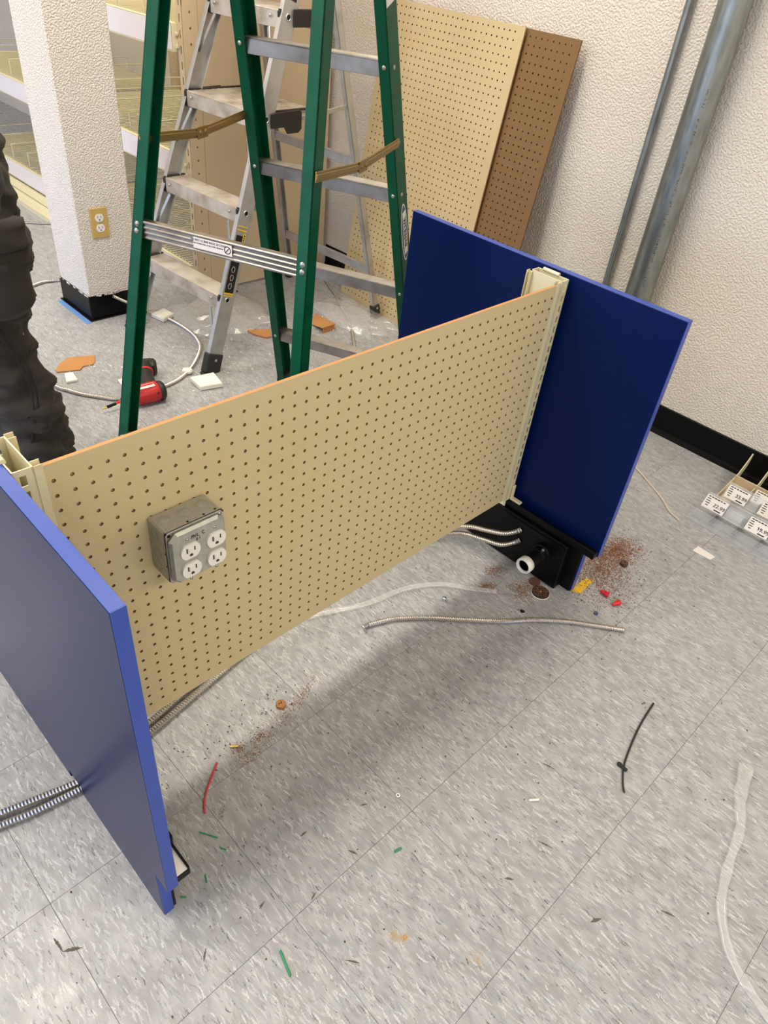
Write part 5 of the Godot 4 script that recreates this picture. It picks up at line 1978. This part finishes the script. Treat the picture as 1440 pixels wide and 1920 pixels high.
func film_sheet(lo: Vector3, hi: Vector3, n: int, height: float, sd: int) -> SurfaceTool:
	var st := mb()
	st.set_smooth_group(5)
	var fn := FastNoiseLite.new()
	fn.seed = sd
	fn.frequency = 9.0
	fn.noise_type = FastNoiseLite.TYPE_CELLULAR
	fn.fractal_octaves = 2
	for layer in 2:
		var f := func(i: int, k: int) -> Vector3:
			var u := float(i) / n * 2.0 - 1.0
			var v := float(k) / n * 2.0 - 1.0
			var r := sqrt(maxf(0.0, 1.0 - maxf(u * u, v * v)))
			var p := Vector3(lerpf(lo.x, hi.x, (u * (0.75 + 0.25 * absf(cos(v * 2.0))) + 1.0) * 0.5), 0, lerpf(lo.z, hi.z, (v * (0.8 + 0.2 * absf(cos(u * 3.0))) + 1.0) * 0.5))
			var w := fn.get_noise_3d(p.x * 1.6, layer * 3.0, p.z * 1.6) * 0.5 + 0.5
			p.y = 0.002 + height * pow(r, 0.7) * (0.25 + 0.75 * w) * (1.0 if layer == 0 else 0.35)
			return p
		for i in n:
			for k in n:
				quad(st, f.call(i, k), f.call(i + 1, k), f.call(i + 1, k + 1), f.call(i, k + 1), Vector3.UP)
	return st


func ring_nut(x: float, z: float, r: float, label: String) -> void:
	var st := mb()
	lathe(st, [Vector2(r * 0.55, 0.0), Vector2(r, 0.0), Vector2(r, 0.003), Vector2(r * 0.55, 0.003), Vector2(r * 0.55, 0.0)], 6, Transform3D(Basis(Vector3.UP, rng.randf()), Vector3(x, 0, z)))
	solo("hex_nut", st, M.zinc_bright, label, "nut", "small nuts on the floor")


func floor_litter() -> void:
	var st: SurfaceTool
	# clear tubing
	st = mb()
	var p := spline(floor_pts([[0.560, -0.135], [0.621, -0.114], [0.683, -0.084], [0.742, -0.065], [0.811, -0.053], [0.873, -0.032], [0.937, 0.009], [0.983, 0.067], [1.033, 0.123]], 0.006), 8)
	tube(st, p, [0.007, 0.008, 0.0085, 0.009, 0.009, 0.0085, 0.009, 0.010, 0.011, 0.0105, 0.010, 0.0095, 0.009], 12, false, 0.55)
	solo("clear_sleeve", st, M.clear_film, "limp clear plastic sleeve on the floor under the pegboard's lower edge", "plastic sleeve", "clear plastic sleeves")
	st = mb()
	p = spline(floor_pts([[1.052, 0.838], [1.00, 0.852], [0.962, 0.863], [0.925, 0.880], [0.889, 0.895], [0.82, 0.907], [0.757, 0.921], [0.705, 0.940], [0.658, 0.973], [0.63, 1.006], [0.611, 1.045], [0.596, 1.09], [0.58, 1.14]], 0.006), 6)
	var rr := []
	for i in p.size():
		rr.append(lerpf(0.0165, 0.0095, clampf(float(i) / 26.0, 0.0, 1.0)) + 0.0012 * sin(i * 0.8))
	tube(st, p, rr, 14, false, 0.42)
	solo("clear_sleeve", st, M.clear_film, "twisted clear plastic sleeve on open floor below the black cable tie", "plastic sleeve", "clear plastic sleeves")
	# black cable tie
	var t := thing("cable_tie", "black plastic cable tie lying on the open floor", "cable tie", Vector3(0.85, 0, 0.64))
	st = mb()
	tube(st, spline(floor_pts([[1.043, 0.607], [0.962, 0.617], [0.884, 0.634], [0.831, 0.650], [0.795, 0.670], [0.779, 0.683]], 0.003), 8), [0.0022], 8, true, 0.6)
	part("strap", st, M.black_plastic, t)
	st = mb()
	bar(st, Vector3(0.829, 0.004, 0.640), Vector3(0.829, 0.004, 0.660), Vector3.UP, 0.007, 0.007, 0.0015)
	lathe(st, [Vector2(0, 0.007), Vector2(0.004, 0.006), Vector2(0.006, 0.003), Vector2(0.005, 0)], 10, Transform3D(Basis(), Vector3(0.831, 0.0, 0.640)), true)
	part("locking_head", st, M.black_plastic, t)
	# wire scraps
	wire("wire_scrap", [[0.167, 0.063], [0.143, 0.081], [0.115, 0.103], [0.096, 0.124], [0.087, 0.140]], 0.0023, M.wire_red, "curved scrap of red insulated wire on the floor near the blue panel", "wire")
	var gs := [[[0.058, 0.165], [0.078, 0.197], "long thin green wire scrap below the two nuts by the blue panel"], [[0.071, 0.217], [0.0765, 0.228], "tiny green wire scrap just below the long thin one"], [[0.022, 0.240], [0.016, 0.254], "short green wire scrap standing upright in the picture beside the black foot"], [[-0.033, 0.245], [-0.025, 0.252], "green wire scrap touching the near panel's black foot"], [[0.046, 0.434], [0.035, 0.476], "thick green wire scrap alone on the open floor nearest the viewer"], [[0.316, 0.444], [0.332, 0.448], "short green wire scrap in the middle of the open floor"]]
	for g in gs:
		wire("wire_scrap", [g[0], g[1]], 0.0021 if g[1][1] > 0.4 else 0.0014, M.wire_green, g[2], "wire", "green wire scraps")
	wire("cord", [[1.93, 0.03], [1.916, 0.051], [1.875, 0.122], [1.829, 0.198], [1.784, 0.252], [1.766, 0.297]], 0.0028, M.cord_cream, "thin cream cord on the floor between the far blue panel and the wall", "cord")
	# nuts and bits
	ring_nut(0.118, 0.157, 0.0052, "upper of two small nuts beside the red wire scrap")
	ring_nut(0.107, 0.167, 0.0055, "lower of two small nuts beside the red wire scrap")
	ring_nut(0.232, 0.228, 0.0045, "lone small nut in the fixture's shadow, away from the red wire")
	ring_nut(0.404, 0.366, 0.0048, "lone small nut at the shadow's edge above a short green wire")
	wire("plastic_bit", [[0.606, 0.556], [0.623, 0.569]], 0.0026, M.foam_white, "small white plastic bit on the open floor left of the cable tie", "scrap")
	wire("brass_pin", [[0.208, 0.049], [0.224, 0.060]], 0.0028, M.brass, "small brass pin in the sawdust near the red wire", "pin")
	st = mb()
	lathe(st, [Vector2(0, 0.012), Vector2(0.005, 0.012), Vector2(0.006, 0.010), Vector2(0.006, 0)], 10, Transform3D(Basis(), Vector3(0.897, 0, 0.050)), true)
	solo("metal_ferrule", st, M.zinc_bright, "tiny bright metal ferrule on the floor beside the clear sleeve", "ferrule")
	st = mb()
	lathe(st, [Vector2(0, 0.003), Vector2(0.006, 0.003), Vector2(0.0065, 0)], 12, Transform3D(Basis(), Vector3(1.19, 0, 0.348)))
	solo("plastic_plug", st, M.label_blue, "tiny dark blue cap on the floor below the red wire nuts", "cap")
	# drilled-out discs
	t = thing("hole_plug", "pale wooden hole saw plug with ink marks beside the sawdust trail", "plug", Vector3(0.357, 0, 0.035))
	st = mb()
	lathe(st, [Vector2(0, 0.008), Vector2(0.0105, 0.008), Vector2(0.0115, 0.007), Vector2(0.0115, 0)], 22, Transform3D(Basis(), Vector3(0.357, 0, 0.035)))
	part("disc", st, M.wood_brown, t)
	st = mb()
	for q in [[-0.004, -0.002, 0.6], [0.0, -0.001, -0.5], [0.003, -0.003, 1.4]]:
		bbox(st, Transform3D(Basis(Vector3.UP, q[2]), Vector3(0.357 + q[0], 0.0082, 0.035 + q[1])), Vector3(0.005, 0.0004, 0.0016))
	part("ink_mark", st, M.ink, t)
	t = thing("hole_plug", "dark brown hole saw plug lying in the sawdust behind the far blue panel", "plug", Vector3(1.429, 0, 0.292))
	st = mb()
	lathe(st, [Vector2(0.003, 0.012), Vector2(0.010, 0.012), Vector2(0.0115, 0.010), Vector2(0.0115, 0)], 20, Transform3D(Basis(), Vector3(1.429, 0, 0.292)))
	lathe(st, [Vector2(0, 0.009), Vector2(0.003, 0.009), Vector2(0.003, 0.012)], 12, Transform3D(Basis(), Vector3(1.429, 0, 0.292)))
	part("disc", st, M.disc_brown, t)
	t = thing("knockout_disc", "round gritty black disc with pale rim under the pipe stub", "disc", Vector3(1.132, 0, 0.202))
	st = mb()
	lathe(st, [Vector2(0, 0.006), Vector2(0.0235, 0.006), Vector2(0.0245, 0.005), Vector2(0.0245, 0.002)], 30, Transform3D(Basis(), Vector3(1.132, 0, 0.202)))
	part("disc", st, M.grit_black, t)
	st = mb()
	lathe(st, [Vector2(0, 0.002), Vector2(0.0258, 0.002), Vector2(0.0262, 0.001), Vector2(0.0262, 0)], 30, Transform3D(Basis(), Vector3(1.132, 0, 0.202)))
	part("rim", st, M.label_white, t)
	st = mb()
	lathe(st, [Vector2(0, 0.0072), Vector2(0.003, 0.0068), Vector2(0.004, 0.006)], 12, Transform3D(Basis(), Vector3(1.132, 0, 0.202)), true)
	for k in 160:
		var a := rng.randf() * TAU
		var r := 0.023 * sqrt(rng.randf())
		bbox(st, Transform3D(Basis(Vector3.UP, rng.randf() * 3.0), Vector3(1.132 + cos(a) * r, 0.0063, 0.202 + sin(a) * r)), Vector3(0.0016, 0.001, 0.001) * rng.randf_range(0.5, 1.3))
	part("grit", st, M.saw_brown, t).set_meta("kind", "stuff")
	t = thing("knockout_disc", "small metal knockout disc with a dark face, left of the gritty black disc", "disc", Vector3(1.034, 0, 0.213))
	st = mb()
	lathe(st, [Vector2(0.006, 0.002), Vector2(0.0072, 0.0022), Vector2(0.0080, 0.001), Vector2(0.0080, 0)], 20, Transform3D(Basis(), Vector3(1.034, 0, 0.213)), true)
	part("rim", st, M.zinc_bright, t)
	st = mb()
	lathe(st, [Vector2(0, 0.0012), Vector2(0.0062, 0.0012), Vector2(0.0062, 0)], 18, Transform3D(Basis(), Vector3(1.034, 0, 0.213)))
	part("disc", st, M.dark_gap, t)
	st = mb()
	lathe(st, [Vector2(0, 0.006), Vector2(0.015, 0.006), Vector2(0.016, 0.0)], 22, Transform3D(Basis(), Vector3(1.154, 0, 0.166)))
	solo("hole_plug", st, M.disc_brown, "thin brown hole saw plug tucked against the far black base", "plug")
	# red twist-on connectors
	var nut := func(at: Vector3, dir: Vector3, label: String) -> void:
		var s2 := mb()
		var f := aim(at, dir)
		lathe(s2, [Vector2(0, 0.0), Vector2(0.0035, 0.0), Vector2(0.0045, 0.003), Vector2(0.0072, 0.016), Vector2(0.0085, 0.020), Vector2(0.0085, 0.024), Vector2(0.006, 0.024), Vector2(0.0045, 0.012), Vector2(0, 0.012)], 14, f, true)
		for k in 2:
			bbox(s2, f * Transform3D(Basis(Vector3.UP, PI * k), Vector3.ZERO) * Transform3D(Basis(), Vector3(0.0085, 0.018, 0)), Vector3(0.005, 0.011, 0.0025), 0.001)
		solo("wire_nut", s2, M.nut_red, label, "wire connector", "red wire nuts")
	nut.call(Vector3(1.270, 0.0075, 0.310), Vector3(0.10, 0.03, 1.0), "red twist-on wire connector closest to the yellow tape scrap")
	nut.call(Vector3(1.249, 0.0075, 0.362), Vector3(1.0, 0.03, 0.32), "red twist-on wire connector farther from the yellow tape scrap")
	solo("tape_scrap", slab([[1.207, 0.250], [1.222, 0.277], [1.296, 0.272], [1.287, 0.252]], 0.0004, 0.0008), M.tape_yellow, "dusty scrap of yellow tape at the foot of the far blue panel", "tape")
	solo("paper_strip", slab([[1.664, 0.396], [1.699, 0.398], [1.694, 0.457], [1.668, 0.453]], 0.0004, 0.0006), M.paper_white, "blank white paper strip on the floor beside the price rack", "paper")
	# cardboard and foam
	solo("cardboard_scrap", slab([[0.628, -1.668], [0.665, -1.708], [0.711, -1.730], [0.794, -1.695], [0.777, -1.655], [0.758, -1.634], [0.722, -1.640], [0.700, -1.621], [0.626, -1.650]], 0.001, 0.004, 0.0008), M.card_brown, "torn leaf shaped scrap of brown cardboard before the white column", "cardboard", "cardboard scraps")
	t = thing("cardboard_scrap", "folded brown cardboard flap standing on the floor between the ladder rails", "cardboard", Vector3(1.72, 0, -1.43), "cardboard scraps")
	st = mb()
	var q0 := Vector3(1.772, 0.004, -1.545)
	var q1 := Vector3(1.688, 0.004, -1.463)
	var q2 := Vector3(1.668, 0.03, -1.365)
	var q3 := Vector3(1.745, 0.03, -1.365)
	var up := Vector3(0, 0.003, 0)
	quad(st, q0, q1, q2, q3, Vector3.UP)
	quad(st, q0 - up, q1 - up, q2 - up, q3 - up, Vector3.DOWN)
	for e in [[q0, q1], [q1, q2], [q2, q3], [q3, q0]]:
		quad(st, e[0], e[1], e[1] - up, e[0] - up, (e[0] + e[1]) * 0.5 - (q0 + q2) * 0.5)
	part("flap", st, M.card_brown, t)
	st = mb()
	box(st, Vector3(1.675, 0.0, -1.372), Vector3(1.74, 0.026, -1.368))
	part("folded_edge", st, M.card_brown, t)
	solo("cardboard_scrap", slab([[1.41, -1.555], [1.495, -1.512], [1.462, -1.455], [1.438, -1.462], [1.412, -1.515]], 0.001, 0.008, 0.001), M.card_brown, "small dirty cardboard scrap beside the green ladder's far rail", "cardboard", "cardboard scraps")
	solo("foam_block", slab([[0.985, -1.325], [1.078, -1.308], [1.060, -1.222], [0.978, -1.245]], 0.0005, 0.022, 0.004), M.foam_white, "white foam packing block against the silver ladder's black foot", "foam", "white foam scraps")
	solo("foam_block", slab([[0.640, -1.617], [0.668, -1.608], [0.657, -1.55], [0.617, -1.556]], 0.0005, 0.010, 0.002), M.foam_white, "little white foam scrap just below the leaf shaped cardboard", "foam", "white foam scraps")
	solo("foam_block", slab([[1.150, -1.885], [1.222, -1.905], [1.232, -1.838], [1.165, -1.812]], 0.0005, 0.020, 0.004), M.foam_white, "white foam block under the lowest tread of the silver ladder", "foam", "white foam scraps")
	st = mb()
	nets(st, [[Vector3(1.005, 0.012, -1.39), Vector3(1.012, 0.012, -1.378), 0.012, 0.011], [Vector3(1.018, 0.010, -1.392), Vector3(1.02, 0.012, -1.38), 0.010, 0.010]], 0.004, 0.004, 0.004)
	solo("foam_lump", st, M.foam_white, "crumbly white lump lying inside the cable loop near the black ladder foot", "foam", "white foam scraps")
	solo("foam_block", slab([[0.760, -1.405], [0.775, -1.405], [0.790, -1.470], [0.772, -1.472]], 0.0005, 0.010, 0.002), M.foam_white, "white scrap mostly hidden behind the green ladder's rail by the driver", "foam", "white foam scraps")
	# clear bags
	solo("plastic_bag", film_sheet(Vector3(1.78, 0, -1.62), Vector3(2.0, 0, -1.20), 22, 0.11, 3), M.clear_film, "crumpled clear plastic bag by the foot of the tan leaning pegboard", "plastic bag", "clear plastic bags")
	solo("plastic_bag", film_sheet(Vector3(1.20, 0, -1.93), Vector3(1.62, 0, -1.55), 22, 0.10, 8), M.clear_film, "crumpled clear plastic bag under the silver ladder", "plastic bag", "clear plastic bags")
	# dust and crumbs
	grains("sawdust", [[1.44, 0.235, 0.055, 0.030, 0.5], [1.40, 0.245, 0.050, 0.035, 0.0], [1.34, 0.262, 0.05, 0.035, 0.3], [1.30, 0.30, 0.07, 0.05, 0.6], [1.48, 0.25, 0.04, 0.03, 0.0]], 5200, 0.0009, 0.0026, M.saw_brown, "heap of brown sawdust spread behind the far blue panel")
	grains("sawdust", [[1.115, 0.155, 0.03, 0.012, 0.7], [1.09, 0.172, 0.02, 0.016, 0.0], [1.10, 0.06, 0.02, 0.012, 0.4], [1.03, 0.09, 0.016, 0.010, 0.4]], 1100, 0.0008, 0.0022, M.saw_brown, "brown sawdust trodden around the black base under the pipe stub")
	grains("sawdust", [[0.390, 0.048, 0.045, 0.012, -0.35], [0.335, 0.066, 0.035, 0.013, -0.2], [0.272, 0.072, 0.016, 0.010, 0.0], [0.222, 0.066, 0.010, 0.007, 0.0], [0.225, 0.095, 0.015, 0.009, 0.0], [0.43, 0.037, 0.03, 0.006, -0.4]], 1500, 0.0006, 0.0015, M.saw_brown, "reddish trail of sawdust on the floor in front of the pegboard")
	grains("sawdust", [[0.209, 0.553, 0.006, 0.008, 0.4], [0.222, 0.565, 0.004, 0.003, 0.0], [0.289, 0.675, 0.012, 0.008, 0.4]], 420, 0.0006, 0.0014, M.saw_pale, "two pale specks of wood dust on the open floor nearest the viewer")
	grains("crumbs", [[1.35, -1.62, 0.18, 0.20, 0.0], [1.75, -1.45, 0.15, 0.12, 0.0], [0.80, -1.58, 0.06, 0.08, 0.0], [1.15, -1.45, 0.10, 0.10, 0.0], [1.9, -1.3, 0.08, 0.10, 0.0]], 170, 0.0025, 0.007, M.foam_white, "white foam crumbs scattered on the floor around the ladders")
	grains("grit", [[0.35, 0.25, 0.35, 0.20, 0.0], [0.9, 0.35, 0.3, 0.25, 0.0], [1.3, 0.4, 0.2, 0.15, 0.0], [1.5, -1.4, 0.2, 0.2, 0.0], [0.25, 0.02, 0.10, 0.03, 0.0]], 420, 0.0012, 0.0034, M.disc_brown, "dark grit specks scattered over the pale floor")
